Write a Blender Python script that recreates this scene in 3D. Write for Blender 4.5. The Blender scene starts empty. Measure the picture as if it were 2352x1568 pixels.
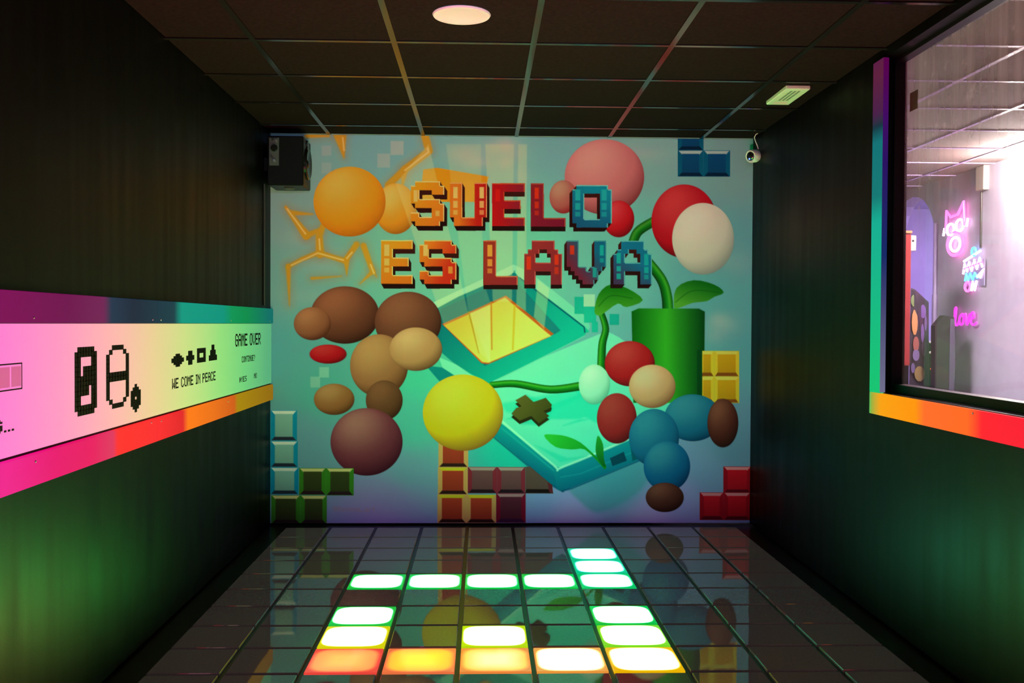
import bpy, math, random
import numpy as np
from mathutils import Vector, Matrix

random.seed(7)
S = bpy.context.scene
COL = S.collection

# ------------------------------------------------------------------ camera
XL, XR, D, H = -1.357, 1.757, 6.326, 2.504      # room: left wall, right wall, mural wall, ceiling
YB = -1.6                                       # wall behind the camera
F, YAW, PITCH, ROLL, EYE = 2246.0, 0.03093, -0.01807, 0.00527, 1.2929
cam_d = bpy.data.cameras.new('camera')
cam_d.sensor_width = 36.0
cam_d.lens = F / 2352 * 36.0
cam_d.clip_start = 0.05
cam = bpy.data.objects.new('camera', cam_d)
COL.objects.link(cam)
fw = Vector((math.sin(YAW) * math.cos(PITCH), math.cos(YAW) * math.cos(PITCH), math.sin(PITCH)))
rt = Vector((math.cos(YAW), -math.sin(YAW), 0))
up = rt.cross(fw)
r2 = rt * math.cos(ROLL) + up * math.sin(ROLL)
u2 = up * math.cos(ROLL) - rt * math.sin(ROLL)
m = Matrix((r2, u2, -fw)).transposed().to_4x4()
m.translation = Vector((0, 0, EYE))
cam.matrix_world = m
S.camera = cam

# ------------------------------------------------------------------ world, exposure
w = bpy.data.worlds.new('world')
S.world = w
w.use_nodes = True
w.node_tree.nodes['Background'].inputs[0].default_value = (0.5, 0.45, 0.5, 1)
w.node_tree.nodes['Background'].inputs[1].default_value = 0.0
S.view_settings.view_transform = 'Standard'
S.view_settings.look = 'None'
S.view_settings.exposure = 0.0
S.view_settings.gamma = 1.0
S.view_settings.use_curve_mapping = False
S.cycles.use_denoising = True
S.cycles.max_bounces = 5
S.cycles.diffuse_bounces = 3
S.cycles.glossy_bounces = 3
S.cycles.transparent_max_bounces = 8
S.cycles.sample_clamp_indirect = 6.0

# strengths that are tuned together
SPOT_W = 80.0          # two added spotlights behind the camera that brighten the mural
SPOT_RGB = (0.66, 0.86, 1.0)
PANEL_E = 0.92          # backlit white panel
BAND_E = 1.0            # coloured light bands
TILE_C = 1.8            # lit floor tiles: LED strength behind the middle of the diffuser
LAMP_E = 380.0           # globe lamp in the corridor
NEON_E = 1.0

# ------------------------------------------------------------------ helpers
def lin(c):
    c = np.asarray(c, float) / 255.0
    return np.where(c <= 0.04045, c / 12.92, ((c + 0.055) / 1.055) ** 2.4)

def srgb(r, g, b):
    return tuple(float(x) for x in lin((r, g, b)))

def tag(o, label=None, cat=None, group=None, kind=None):
    if label: o['label'] = label
    if cat: o['category'] = cat
    if group: o['group'] = group
    if kind: o['kind'] = kind
    return o

ORG = {}
def empty(name, loc, label=None, cat=None, group=None, kind=None):
    o = bpy.data.objects.new(name, None)
    o.location = loc
    COL.objects.link(o)
    ORG[o] = Vector(loc)
    return tag(o, label, cat, group, kind)

class MB:
    """collects shapes in world coordinates and links them as one mesh object"""
    def __init__(s):
        s.v, s.f, s.sm = [], [], []
    def add(s, vs, fs, smooth=False):
        b = len(s.v)
        s.v += [tuple(p) for p in vs]
        s.f += [tuple(i + b for i in f) for f in fs]
        s.sm += [smooth] * len(fs)
        return s
    def box(s, x0, x1, y0, y1, z0, z1, bev=0.0):
        if bev <= 0:
            vs = [(x, y, z) for z in (z0, z1) for y in (y0, y1) for x in (x0, x1)]
            fs = [(0, 2, 3, 1), (4, 5, 7, 6), (0, 1, 5, 4), (2, 6, 7, 3), (0, 4, 6, 2), (1, 3, 7, 5)]
            return s.add(vs, fs)
        c = ((x0 + x1) / 2, (y0 + y1) / 2, (z0 + z1) / 2)
        h = ((x1 - x0) / 2, (y1 - y0) / 2, (z1 - z0) / 2)
        b = bev
        idx, vs = {}, []
        for sx in (-1, 1):
            for sy in (-1, 1):
                for sz in (-1, 1):
                    for a in range(3):
                        off = [h[0] - b, h[1] - b, h[2] - b]
                        off[a] = h[a]
                        idx[(sx, sy, sz, a)] = len(vs)
                        vs.append((c[0] + sx * off[0], c[1] + sy * off[1], c[2] + sz * off[2]))
        fs = []
        def q(keys):
            pts = [Vector(vs[idx[k]]) for k in keys]
            n = (pts[1] - pts[0]).cross(pts[2] - pts[0])
            mid = sum(pts, Vector()) / len(pts) - Vector(c)
            ids = [idx[k] for k in keys]
            fs.append(tuple(ids if n.dot(mid) > 0 else ids[::-1]))
        for a in range(3):
            o1, o2 = [i for i in range(3) if i != a]
            for sg in (-1, 1):
                ks = []
                for p, r in ((-1, -1), (1, -1), (1, 1), (-1, 1)):
                    sgn = [0, 0, 0]; sgn[a] = sg; sgn[o1] = p; sgn[o2] = r
                    ks.append((*sgn, a))
                q(ks)
        for a in range(3):
            o1, o2 = [i for i in range(3) if i != a]
            for p in (-1, 1):
                for r in (-1, 1):
                    k = []
                    for e, ax in ((-1, o1), (1, o1), (1, o2), (-1, o2)):
                        sgn = [0, 0, 0]; sgn[a] = e; sgn[o1] = p; sgn[o2] = r
                        k.append((*sgn, ax))
                    q(k)
        for sx in (-1, 1):
            for sy in (-1, 1):
                for sz in (-1, 1):
                    q([(sx, sy, sz, a) for a in range(3)])
        return s.add(vs, fs)
    def prism(s, pts, ext):
        """closed outline (3-D points) swept along ext"""
        n = len(pts)
        e = Vector(ext)
        a = [Vector(p) for p in pts]
        nrm = Vector()
        for i in range(n):
            nrm += a[i].cross(a[(i + 1) % n])
        if nrm.dot(e) > 0:
            a = a[::-1]
        vs = a + [p + e for p in a]
        fs = [tuple(range(n)), tuple(range(2 * n - 1, n - 1, -1))]
        for i in range(n):
            j = (i + 1) % n
            fs.append((j, i, n + i, n + j))
        return s.add(vs, fs)
    def tube(s, pts, r, seg=8, closed=False):
        P = [Vector(p) for p in pts]
        n = len(P)
        rr = r if hasattr(r, '__len__') else [r] * n
        rings = []
        prev = None
        for i in range(n):
            if closed:
                t = P[(i + 1) % n] - P[i - 1]
            else:
                t = P[min(i + 1, n - 1)] - P[max(i - 1, 0)]
            t.normalize()
            if prev is None:
                prev = t.orthogonal().normalized()
            prev = (prev - t * prev.dot(t))
            prev = prev.normalized() if prev.length > 1e-6 else t.orthogonal().normalized()
            b = t.cross(prev)
            rings.append([P[i] + (prev * math.cos(2 * math.pi * k / seg) + b * math.sin(2 * math.pi * k / seg)) * rr[i] for k in range(seg)])
        vs = [p for ring in rings for p in ring]
        fs = []
        for i in range(n if closed else n - 1):
            j = (i + 1) % n
            for k in range(seg):
                l = (k + 1) % seg
                fs.append((i * seg + k, i * seg + l, j * seg + l, j * seg + k))
        if not closed:
            fs.append(tuple(range(seg - 1, -1, -1)))
            fs.append(tuple((n - 1) * seg + k for k in range(seg)))
        return s.add(vs, fs, True)
    def lathe(s, prof, base, axis, seg=32):
        """profile (radius, height) turned about axis through base"""
        ax = Vector(axis).normalized()
        u = ax.orthogonal().normalized()
        v = ax.cross(u)
        vs, fs = [], []
        for r, h in prof:
            for k in range(seg):
                a = 2 * math.pi * k / seg
                vs.append(Vector(base) + ax * h + (u * math.cos(a) + v * math.sin(a)) * r)
        for i in range(len(prof) - 1):
            for k in range(seg):
                l = (k + 1) % seg
                fs.append((i * seg + k, i * seg + l, (i + 1) * seg + l, (i + 1) * seg + k))
        fs.append(tuple(range(seg - 1, -1, -1)))
        fs.append(tuple((len(prof) - 1) * seg + k for k in range(seg)))
        return s.add(vs, fs, True)
    def mesh(s, name, o=(0, 0, 0)):
        me = bpy.data.meshes.new(name)
        me.from_pydata([(p[0] - o[0], p[1] - o[1], p[2] - o[2]) for p in s.v], [], s.f)
        me.polygons.foreach_set('use_smooth', s.sm)
        me.update()
        return me
    def build(s, name, mat, parent=None):
        a = np.array([tuple(p) for p in s.v])
        lo, hi = a.min(0), a.max(0)
        o = Vector(((lo[0] + hi[0]) / 2, (lo[1] + hi[1]) / 2, lo[2]))
        me = s.mesh(name, o)
        me.materials.append(mat)
        ob = bpy.data.objects.new(name, me)
        COL.objects.link(ob)
        ORG[ob] = o
        if parent is not None:
            ob.parent = parent
            ob.location = o - ORG[parent]
        else:
            ob.location = o
        if any(s.sm):
            me.set_sharp_from_angle(angle=math.radians(40))
        return ob

def link_copy(me, name, loc, parent, label=None):
    ob = bpy.data.objects.new(name, me)
    COL.objects.link(ob)
    ORG[ob] = Vector(loc)
    ob.parent = parent
    ob.location = Vector(loc) - ORG[parent]
    if label: ob['label'] = label
    return ob

# ------------------------------------------------------------------ materials
def principled(name, rgb, rough=0.5, metal=0.0, spec=0.5, bump=None, noise=None, rough_noise=None):
    mt = bpy.data.materials.new(name)
    mt.use_nodes = True
    nt = mt.node_tree
    b = nt.nodes['Principled BSDF']
    b.inputs['Base Color'].default_value = (*rgb, 1)
    b.inputs['Roughness'].default_value = rough
    b.inputs['Metallic'].default_value = metal
    b.inputs['Specular IOR Level'].default_value = spec
    if noise or bump or rough_noise:
        tc = nt.nodes.new('ShaderNodeNewGeometry')
    def noise_node(scale, detail=3.0, stretch=(1, 1, 1)):
        mp = nt.nodes.new('ShaderNodeMapping')
        mp.inputs['Scale'].default_value = stretch
        nt.links.new(tc.outputs['Position'], mp.inputs['Vector'])
        n = nt.nodes.new('ShaderNodeTexNoise')
        n.inputs['Scale'].default_value = scale
        n.inputs['Detail'].default_value = detail
        nt.links.new(mp.outputs[0], n.inputs['Vector'])
        return n
    if noise:                                            # (scale, amount, stretch) small tone variation
        n = noise_node(noise[0], 4.0, noise[2])
        rp = nt.nodes.new('ShaderNodeValToRGB')
        a = noise[1]
        rp.color_ramp.elements[0].position = 0.3
        rp.color_ramp.elements[1].position = 0.7
        rp.color_ramp.elements[0].color = (*[c * (1 - a) for c in rgb], 1)
        rp.color_ramp.elements[1].color = (*[min(1, c * (1 + a)) for c in rgb], 1)
        nt.links.new(n.outputs['Fac'], rp.inputs[0])
        nt.links.new(rp.outputs[0], b.inputs['Base Color'])
    if rough_noise:                                      # (scale, lo, hi, stretch)
        n = noise_node(rough_noise[0], 3.0, rough_noise[3])
        mr = nt.nodes.new('ShaderNodeMapRange')
        mr.inputs['From Min'].default_value = 0.3
        mr.inputs['From Max'].default_value = 0.7
        mr.inputs['To Min'].default_value = rough_noise[1]
        mr.inputs['To Max'].default_value = rough_noise[2]
        nt.links.new(n.outputs['Fac'], mr.inputs['Value'])
        nt.links.new(mr.outputs[0], b.inputs['Roughness'])
    if bump:                                             # (scale, strength, distance, stretch)
        n = noise_node(bump[0], 2.0, bump[3])
        bp = nt.nodes.new('ShaderNodeBump')
        bp.inputs['Strength'].default_value = bump[1]
        bp.inputs['Distance'].default_value = bump[2]
        nt.links.new(n.outputs['Fac'], bp.inputs['Height'])
        nt.links.new(bp.outputs[0], b.inputs['Normal'])
    return mt

def emissive(name, rgb, strength=1.0, base=(0.05, 0.05, 0.05), rough=0.3):
    mt = principled(name, base, rough)
    b = mt.node_tree.nodes['Principled BSDF']
    b.inputs['Emission Color'].default_value = (*rgb, 1)
    b.inputs['Emission Strength'].default_value = strength
    return mt

def ramp_light(name, axis, stops, strength, base, rough=0.6, spec=0.02):
    """LED diffuser whose colour changes along a world axis: stops = [(metres, srgb)]"""
    mt = principled(name, base, rough, spec=spec)
    nt = mt.node_tree
    b = nt.nodes['Principled BSDF']
    g = nt.nodes.new('ShaderNodeNewGeometry')
    sp = nt.nodes.new('ShaderNodeSeparateXYZ')
    nt.links.new(g.outputs['Position'], sp.inputs[0])
    lo, hi = stops[0][0], stops[-1][0]
    mr = nt.nodes.new('ShaderNodeMapRange')
    mr.inputs['From Min'].default_value = lo
    mr.inputs['From Max'].default_value = hi
    nt.links.new(sp.outputs['XYZ'.index(axis)], mr.inputs['Value'])
    rp = nt.nodes.new('ShaderNodeValToRGB')
    el = rp.color_ramp.elements
    while len(el) < len(stops):
        el.new(0.5)
    for e, (p, c) in zip(el, stops):
        e.position = (p - lo) / (hi - lo)
    for e, (p, c) in zip(el, stops):
        e.color = (*srgb(*c), 1)
    nt.links.new(mr.outputs[0], rp.inputs[0])
    nt.links.new(rp.outputs[0], b.inputs['Emission Color'])
    b.inputs['Emission Strength'].default_value = strength
    return mt

M = {}
M['wall'] = principled('black_satin_wallpaper', (0.0015, 0.0014, 0.0013), 0.5, spec=0.09,
                       noise=(2.6, 0.35, (1, 5, .35)), rough_noise=(2.2, 0.38, 0.50, (1, 5, .35)), bump=(160, 0.12, 0.002, (1, 1, 1)))
M['wall_dull'] = principled('black_matt_paint', (0.012, 0.012, 0.011), 0.7, spec=0.3)
M['ceil_tile'] = principled('black_mineral_tile', (0.0105, 0.0052, 0.0062), 0.9, spec=0.04,
                            noise=(60, 0.35, (1, 1, 1)), bump=(220, 0.25, 0.002, (1, 1, 1)))
M['rail'] = principled('black_gloss_metal', (0.006, 0.006, 0.006), 0.16, spec=0.75)
M['floor_base'] = principled('black_floor_frame', (0.010, 0.009, 0.009), 0.3, spec=0.4)
M['tile'] = principled('smoked_acrylic_tile', (0.15, 0.132, 0.125), 0.03, spec=1.0,
                       noise=(90, 0.12, (1, 1, 1)), bump=(5.5, 0.024, 0.02, (1, .35, 1)))
M['white_plastic'] = principled('white_plastic', (0.82, 0.80, 0.76), 0.4)
M['aged_plastic'] = principled('aged_white_plastic', (0.52, 0.46, 0.60), 0.5)
M['black_plastic'] = principled('black_plastic', (0.004, 0.004, 0.004), 0.4, spec=0.15)
M['black_gloss'] = principled('black_gloss', (0.008, 0.008, 0.008), 0.1, spec=0.6)
M['rubber'] = principled('dark_rubber', (0.02, 0.02, 0.02), 0.55)
M['steel'] = principled('steel_screw', (0.65, 0.63, 0.6), 0.3, 1.0)
M['plate'] = principled('brushed_plate', (0.10, 0.11, 0.10), 0.42, 0.6)
M['ink'] = principled('black_ink', (0.006, 0.005, 0.005), 0.6, spec=0.05)
M['ink_grey'] = None
M['plaster'] = principled('painted_plaster', (0.25, 0.40, 0.40), 0.7)
M['lavender'] = principled('lavender_wall_paint', (0.50, 0.45, 0.55), 0.6, noise=(4, 0.08, (1, 1, 1)))
M['violet'] = principled('violet_wall_paint', (0.42, 0.36, 0.60), 0.6)
M['corr_tile'] = principled('brown_ceiling_tile', (0.22, 0.15, 0.14), 0.85, noise=(50, 0.2, (1, 1, 1)))
M['corr_rail'] = principled('violet_ceiling_rail', (0.60, 0.42, 0.78), 0.35)
M['grey'] = principled('grey_lino', (0.2, 0.2, 0.2), 0.5)

M['ink_grey'] = emissive('translucent_mauve_ink', srgb(176, 76, 140), .8, (.15, .05, .1), .5)

bt = M['tile'].node_tree.nodes['Principled BSDF']         # faint even glow added to the unlit tiles to brighten them
bt.inputs['Emission Color'].default_value = (1.0, .82, .78, 1)
bt.inputs['Emission Strength'].default_value = 0.012

# ------------------------------------------------------------------ floor
fp, fa, fb = 0.288, -0.6625, 0.1315
floor = MB().box(XL - .1, XR + .1, YB, D + .1, -0.12, -0.012).build('floor', M['floor_base'])
tag(floor, 'black floor frame holding the square light tiles', kind='structure')
TS = fp - 0.02
tile_me = MB().box(-TS / 2, TS / 2, -TS / 2, TS / 2, -0.0118, 0.0, 0.0025).mesh('floor_tile')
tile_me.materials.append(M['tile'])

def lit_material(name, rim, mid, cen, pm=.84, pr=.965):
    """acrylic tile glowing from LEDs underneath, brightest in the middle"""
    mt = principled(name, (0.05, 0.05, 0.05), 0.08)
    nt = mt.node_tree
    b = nt.nodes['Principled BSDF']
    tc = nt.nodes.new('ShaderNodeTexCoord')
    sp = nt.nodes.new('ShaderNodeSeparateXYZ')
    nt.links.new(tc.outputs['Object'], sp.inputs[0])
    def mth(op, a, b_=None):
        n = nt.nodes.new('ShaderNodeMath')
        n.operation = op
        for i, q in enumerate((a, b_)):
            if q is None: continue
            if isinstance(q, (int, float)): n.inputs[i].default_value = q
            else: nt.links.new(q, n.inputs[i])
        return n.outputs[0]
    def p3(o): return mth('POWER', mth('ABSOLUTE', mth('DIVIDE', o, TS / 2)), 4.2)
    r = mth('POWER', mth('ADD', p3(sp.outputs[0]), p3(sp.outputs[1])), 1 / 4.2)
    rp = nt.nodes.new('ShaderNodeValToRGB')
    el = rp.color_ramp.elements
    el.new(0.5); el.new(0.5)
    mid, cen = tuple(x * TILE_C if max(cen) > 10 else x for x in mid), tuple(x * TILE_C if max(cen) > 10 else x for x in cen)
    K = 0.008                                            # keep ramp colours in 0..1, scaled back by strength
    for e, (p, c) in zip(el, ((0.3, cen), (pm, mid), (pr, rim), (1.0, tuple(x * .8 for x in rim)))):
        e.position = p
    for e, (p, c) in zip(el, ((0.3, cen), (pm, mid), (pr, rim), (1.0, tuple(x * .8 for x in rim)))):
        e.color = (*[x * K for x in c], 1)
    nt.links.new(r, rp.inputs[0])
    nt.links.new(rp.outputs[0], b.inputs['Emission Color'])
    b.inputs['Emission Strength'].default_value = 1.0 / K
    return mt

green = ((0.0, .62, .06), (2.0, 20.0, 3.0), (3.6, 46.0, 6.0))
teal = ((0.0, .66, .28), (1.6, 16.0, 9.0), (4.0, 38.0, 23.0))
red = ((1.0, .05, .04), (34.0, 4.0, 4.0), (72.0, 9.0, 10.0))
rose = ((1.0, .05, .35), (26.0, 2.0, 14.0), (56.0, 5.0, 30.0))
LIT = {
    (0, 8): ('glowing red-orange', ((1.0, .07, .05), (6.0, .36, .10), (9.0, .60, .13))),
    (1, 8): ('glowing orange with a yellow middle', ((1.0, .20, .06), (5.0, .56, .05), (9.0, .92, .04))),
    (2, 8): ('glowing amber with a pale yellow middle', ((1.0, .28, .05), (5.0, .72, .12), (9.0, 1.05, .50))),
    (3, 8): ('glowing white with an orange rim', ((1.0, .36, .05), (6.0, 2.4, .8), (24.0, 15.0, 5.0))),
    (4, 8): ('glowing white with an amber rim', ((1.0, .55, .0), (9.0, 6.0, 1.4), (33.0, 25.0, 8.0))),
    (0, 7): ('glowing white with a yellow rim', ((.80, .78, .0), (13.0, 11.0, 2.0), (44.0, 40.0, 8.0))),
    (2, 7): ('glowing white with a lime rim', ((.55, .85, .0), (10.0, 15.0, 2.4), (24.0, 36.0, 8.0))),
    (4, 7): ('glowing white with a yellow-green rim', ((.22, .85, .02), (6.0, 18.0, 3.0), (14.0, 42.0, 9.0))),
    (0, 6): ('glowing white with a green rim, left arm', green),
    (4, 6): ('glowing white with a green rim, right arm', green),
    (0, 4): ('glowing green, first of the far row', green),
    (1, 4): ('glowing green, second of the far row', green),
    (2, 4): ('glowing green, third of the far row', green),
    (3, 4): ('glowing green, fourth of the far row', green),
    (4, 4): ('glowing sea green, corner of the far row', ((0, .66, .14), (2.0, 18.0, 5.0), (3.6, 42.0, 12.0))),
    (4, 3): ('glowing teal, second from the far end', teal),
    (4, 2): ('glowing teal, nearest the mural', teal),
}
for k in range(5):                                      # unseen lit rows added to warm the light on the ceiling
    LIT[(k, 11)] = ('glowing red, unseen row added in front of the viewer', red)
    LIT[(k, 13)] = ('glowing rose, unseen row added at the feet of the viewer', rose)
for k in range(-2, 8):
    for n in range(0, 27):
        yc = D - fb - fp * (n + .5)
        if yc - TS / 2 < YB + .02: continue
        xc = fa + fp * (k + .5)
        if (k, n) in LIT:
            lab, c = LIT[(k, n)]
            me = tile_me.copy()
            me.materials.clear()
            me.materials.append(lit_material('lit_tile_%d_%d' % (k, n), *c, *((.74, .95) if n < 5 else (.84, .965))))
            link_copy(me, 'lit_floor_tile', (xc, yc, 0), floor, 'floor tile ' + lab)
        else:
            link_copy(tile_me, 'floor_tile', (xc, yc, 0), floor)

# ------------------------------------------------------------------ ceiling
def grid_ceiling(name, x0, x1, y0, y1, xs, ys, mt, mr, label, zt=H):
    c = MB().box(x0, x1, y0, y1, zt + .03, zt + .12).build(name, mt)
    tag(c, label, kind='structure')
    hw = 0.0125
    xe, ye = [x0] + xs + [x1], [y0] + ys + [y1]
    cache = {}
    for i in range(len(xe) - 1):
        for j in range(len(ye) - 1):
            ax, bx = xe[i], xe[i + 1]
            ay, by = ye[j], ye[j + 1]
            key = (round(bx - ax, 3), round(by - ay, 3))
            if min(key) < 0.04: continue
            if key not in cache:
                cache[key] = MB().box(-(key[0] / 2 - .004), key[0] / 2 - .004, -(key[1] / 2 - .004), key[1] / 2 - .004, 0, .026, .002).mesh('ceiling_tile')
                cache[key].materials.append(mt)
            link_copy(cache[key], 'ceiling_tile', ((ax + bx) / 2, (ay + by) / 2, zt), c)
    for x in xs:
        MB().box(x - hw, x + hw, y0, y1, zt - .006, zt + .028).build('ceiling_rail', mr, c)
    for y in ys:
        for i in range(len(xe) - 1):
            if xe[i + 1] - xe[i] < .05: continue
            MB().box(xe[i] + (hw if i else 0), xe[i + 1] - (hw if i < len(xe) - 2 else 0), y - hw, y + hw, zt - .0055, zt + .027).build('ceiling_cross_rail', mr, c)
    return c
ceiling = grid_ceiling('ceiling', XL, XR, YB, D, [-.983 + .6 * k for k in range(5)],
                       sorted(D - .29 - .6 * n for n in range(13)), M['ceil_tile'], M['rail'],
                       'black suspended ceiling of square tiles')

# ------------------------------------------------------------------ walls
wl = MB().box(XL - .12, XL, YB, D, 0, H + .1).build('wall_left', M['wall'])
tag(wl, 'black painted side wall carrying the white light panel', kind='structure')
OY0, OY1, OZ0, OZ1 = 1.9, 4.29, 1.0, 2.465
wr = MB()
WT = 0.118
for a in ((YB, OY0, 0, H + .1), (OY1, D, 0, H + .1), (OY0, OY1, 0, OZ0), (OY0, OY1, OZ1, H + .1)):
    wr.box(XR, XR + WT, *a)
wr = wr.build('wall_right', M['wall'])
tag(wr, 'black painted side wall with the corridor window', kind='structure')
tag(MB().box(XL - .12, XR + WT, D + .002, D + .14, 0, H + .1).build('wall_back', M['plaster']), 'end wall behind the mural', kind='structure')
tag(MB().box(XL - .12, XR + WT, YB - .12, YB, 0, H + .1).build('wall_front', M['wall_dull']), 'black wall behind the viewer', kind='structure')

# ------------------------------------------------------------------ mural (painted in image pixel coordinates stretched over the wall)
NX, NZ = 1104, 880
uu, vv = np.meshgrid(np.linspace(0, 1, NX + 1), np.linspace(0, 1, NZ + 1))     # v runs from the top down
PX = ((1 - uu) * (1 - vv) * 620 + uu * (1 - vv) * 1731 + uu * vv * 1722 + (1 - uu) * vv * 622)
PY = ((1 - uu) * (1 - vv) * 308 + uu * (1 - vv) * 318 + uu * vv * 1198 + (1 - uu) * vv * 1203)
IMG = np.zeros((NZ + 1, NX + 1, 3))

def region(x0, y0, x1, y1, pad=4):
    i0 = int(np.clip((x0 - pad - 622) / 1100 * NX - 6, 0, NX)); i1 = int(np.clip((x1 + pad - 620) / 1100 * NX + 8, 1, NX + 1))
    j0 = int(np.clip((y0 - pad - 318) / 880 * NZ - 6, 0, NZ)); j1 = int(np.clip((y1 + pad - 308) / 880 * NZ + 8, 1, NZ + 1))
    return slice(j0, j1), slice(i0, i1)

def paint(sl, a, col):
    x, y = PX[sl], PY[sl]
    c = col(x, y) if callable(col) else np.asarray(col, float)
    a = np.clip(a, 0, 1)[..., None]
    IMG[sl] = IMG[sl] * (1 - a) + c * a

def lg(c0, c1, p0, p1):
    c0, c1 = np.asarray(c0, float), np.asarray(c1, float)
    d = np.array(p1, float) - np.array(p0, float)
    def f(x, y):
        t = np.clip(((x - p0[0]) * d[0] + (y - p0[1]) * d[1]) / (d @ d), 0, 1)[..., None]
        return c0 * (1 - t) + c1 * t
    return f

def sdf(pts, x, y):
    P = np.asarray(pts, float)
    d = np.full(x.shape, 1e9)
    ins = np.zeros(x.shape, bool)
    for i in range(len(P)):
        ax, ay = P[i - 1]; bx, by = P[i]
        ex, ey = bx - ax, by - ay
        t = np.clip(((x - ax) * ex + (y - ay) * ey) / (ex * ex + ey * ey + 1e-9), 0, 1)
        d = np.minimum(d, np.hypot(x - ax - t * ex, y - ay - t * ey))
        cr = ((ay > y) != (by > y)) & (x < ex * (y - ay) / (ey if abs(ey) > 1e-9 else 1e-9) + ax)
        ins ^= cr
    return np.where(ins, -d, d)

def poly(pts, col, soft=0.8, alpha=1.0):
    P = np.asarray(pts, float)
    sl = region(P[:, 0].min(), P[:, 1].min(), P[:, 0].max(), P[:, 1].max(), 3 + 2 * soft)
    s = sdf(pts, PX[sl], PY[sl])
    paint(sl, (0.5 - s / (2 * soft)) * alpha if alpha == 1 else np.clip(0.5 - s / (2 * soft), 0, 1) * alpha, col)

def rect(x0, y0, x1, y1, col, soft=0.7, alpha=1.0):
    poly([(x0, y0), (x1, y0), (x1, y1), (x0, y1)], col, soft, alpha)

def spline(pts, closed=True, n=6):
    P = [np.array(p, float) for p in pts]
    out = []
    N = len(P)
    for i in range(N if closed else N - 1):
        g = lambda k: P[k % N] if closed else P[min(max(k, 0), N - 1)]
        p0, p1, p2, p3 = g(i - 1), g(i), g(i + 1), g(i + 2)
        for k in range(n):
            t = k / n
            out.append(.5 * (2 * p1 + (p2 - p0) * t + (2 * p0 - 5 * p1 + 4 * p2 - p3) * t * t + (3 * p1 - p0 - 3 * p2 + p3) * t ** 3))
    if not closed: out.append(P[-1])
    return out

def stroke(pts, w0, w1, col, soft=0.8, alpha=1.0, shade=None):
    P = np.asarray(pts, float)
    mw = max(w0, w1)
    sl = region(P[:, 0].min() - mw, P[:, 1].min() - mw, P[:, 0].max() + mw, P[:, 1].max() + mw, 3 + 2 * soft)
    x, y = PX[sl], PY[sl]
    d = np.full(x.shape, 1e9)
    sd = np.zeros(x.shape)
    n = len(P) - 1
    for i in range(n):
        ax, ay = P[i]; bx, by = P[i + 1]
        ex, ey = bx - ax, by - ay
        t = np.clip(((x - ax) * ex + (y - ay) * ey) / (ex * ex + ey * ey + 1e-9), 0, 1)
        hwid = (w0 + (w1 - w0) * (i + t) / n) / 2
        dd = np.hypot(x - ax - t * ex, y - ay - t * ey) - hwid
        side = ((x - ax) * ey - (y - ay) * ex) / (np.hypot(ex, ey) + 1e-9) / (hwid + 1e-6)
        sd = np.where(dd < d, side, sd)
        d = np.minimum(d, dd)
    a = np.clip(0.5 - d / (2 * soft), 0, 1) * alpha
    if shade is not None:                                   # (dark, mid, light) across the stroke
        c0, c1, c2 = (np.asarray(c, float) for c in shade)
        t = np.clip(sd * .5 + .5, 0, 1)[..., None]
        c = np.where(t < .45, c0 + (c1 - c0) * t / .45, np.where(t < .7, c1 + (c2 - c1) * (t - .45) / .25, c2 + (c1 * .7 - c2) * (t - .7) / .3))
        paint(sl, a, lambda *_: c)
    else:
        paint(sl, a, col)

def blob(cx, cy, rx, ry, col, alpha=0.6, p=1.0):
    sl = region(cx - 2.2 * rx, cy - 2.2 * ry, cx + 2.2 * rx, cy + 2.2 * ry)
    r2_ = ((PX[sl] - cx) / rx) ** 2 + ((PY[sl] - cy) / ry) ** 2
    paint(sl, alpha * np.exp(-r2_ ** p), col)

def ball(cx, cy, rx, ry, dark, base, light, soft=0.9, L=(-.35, -.55)):
    """plain airbrushed ball"""
    sl = region(cx - rx, cy - ry, cx + rx, cy + ry)
    nx, ny = (PX[sl] - cx) / rx, (PY[sl] - cy) / ry
    r = np.hypot(nx, ny)
    nz = np.sqrt(np.clip(1 - r * r, 0, 1))
    lz = math.sqrt(1 - L[0] ** 2 - L[1] ** 2)
    t = np.clip((nx * L[0] + ny * L[1] + nz * lz) * .62 + .38, 0, 1)[..., None]
    d_, b_, l_ = (np.asarray(c, float) for c in (dark, base, light))
    c = np.where(t < .6, d_ + (b_ - d_) * (t / .6) ** 1.2, b_ + (l_ - b_) * ((t - .6) / .4) ** 1.6)
    paint(sl, 0.5 - (r - 1) * min(rx, ry) / (2 * soft), lambda *_: c)

# sky: tones blended smoothly, the lowest lightened to offset weak light there
SKY = [(660, 480, (122, 172, 164)), (900, 335, (112, 178, 178)), (1100, 380, (118, 182, 176)), (1300, 330, (110, 178, 178)), (1500, 340, (118, 178, 168)),
       (1700, 380, (112, 168, 160)), (1700, 560, (92, 164, 166)), (1640, 700, (86, 168, 168)), (1700, 780, (84, 160, 166)), (1680, 1020, (92, 142, 164)),
       (650, 640, (112, 178, 168)), (650, 820, (84, 166, 164)), (900, 560, (110, 194, 168)), (1060, 540, (104, 206, 172)), (1200, 560, (98, 204, 172)),
       (1420, 560, (98, 190, 174)), (740, 900, (76, 172, 162)), (700, 1010, (98, 158, 172)), (950, 850, (66, 198, 168)), (940, 980, (76, 184, 172)),
       (930, 1080, (108, 160, 184)), (900, 1150, (138, 142, 196)), (880, 1190, (160, 142, 206)), (1180, 1040, (24, 190, 168)), (1240, 1160, (134, 160, 208)),
       (1300, 1190, (172, 158, 212)), (1420, 1090, (62, 146, 160)), (1500, 1185, (176, 160, 210)), (1620, 1080, (112, 152, 184)), (1560, 1150, (146, 152, 200))]
sw = np.zeros(PX.shape); sc_ = np.zeros(PX.shape + (3,))
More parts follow.
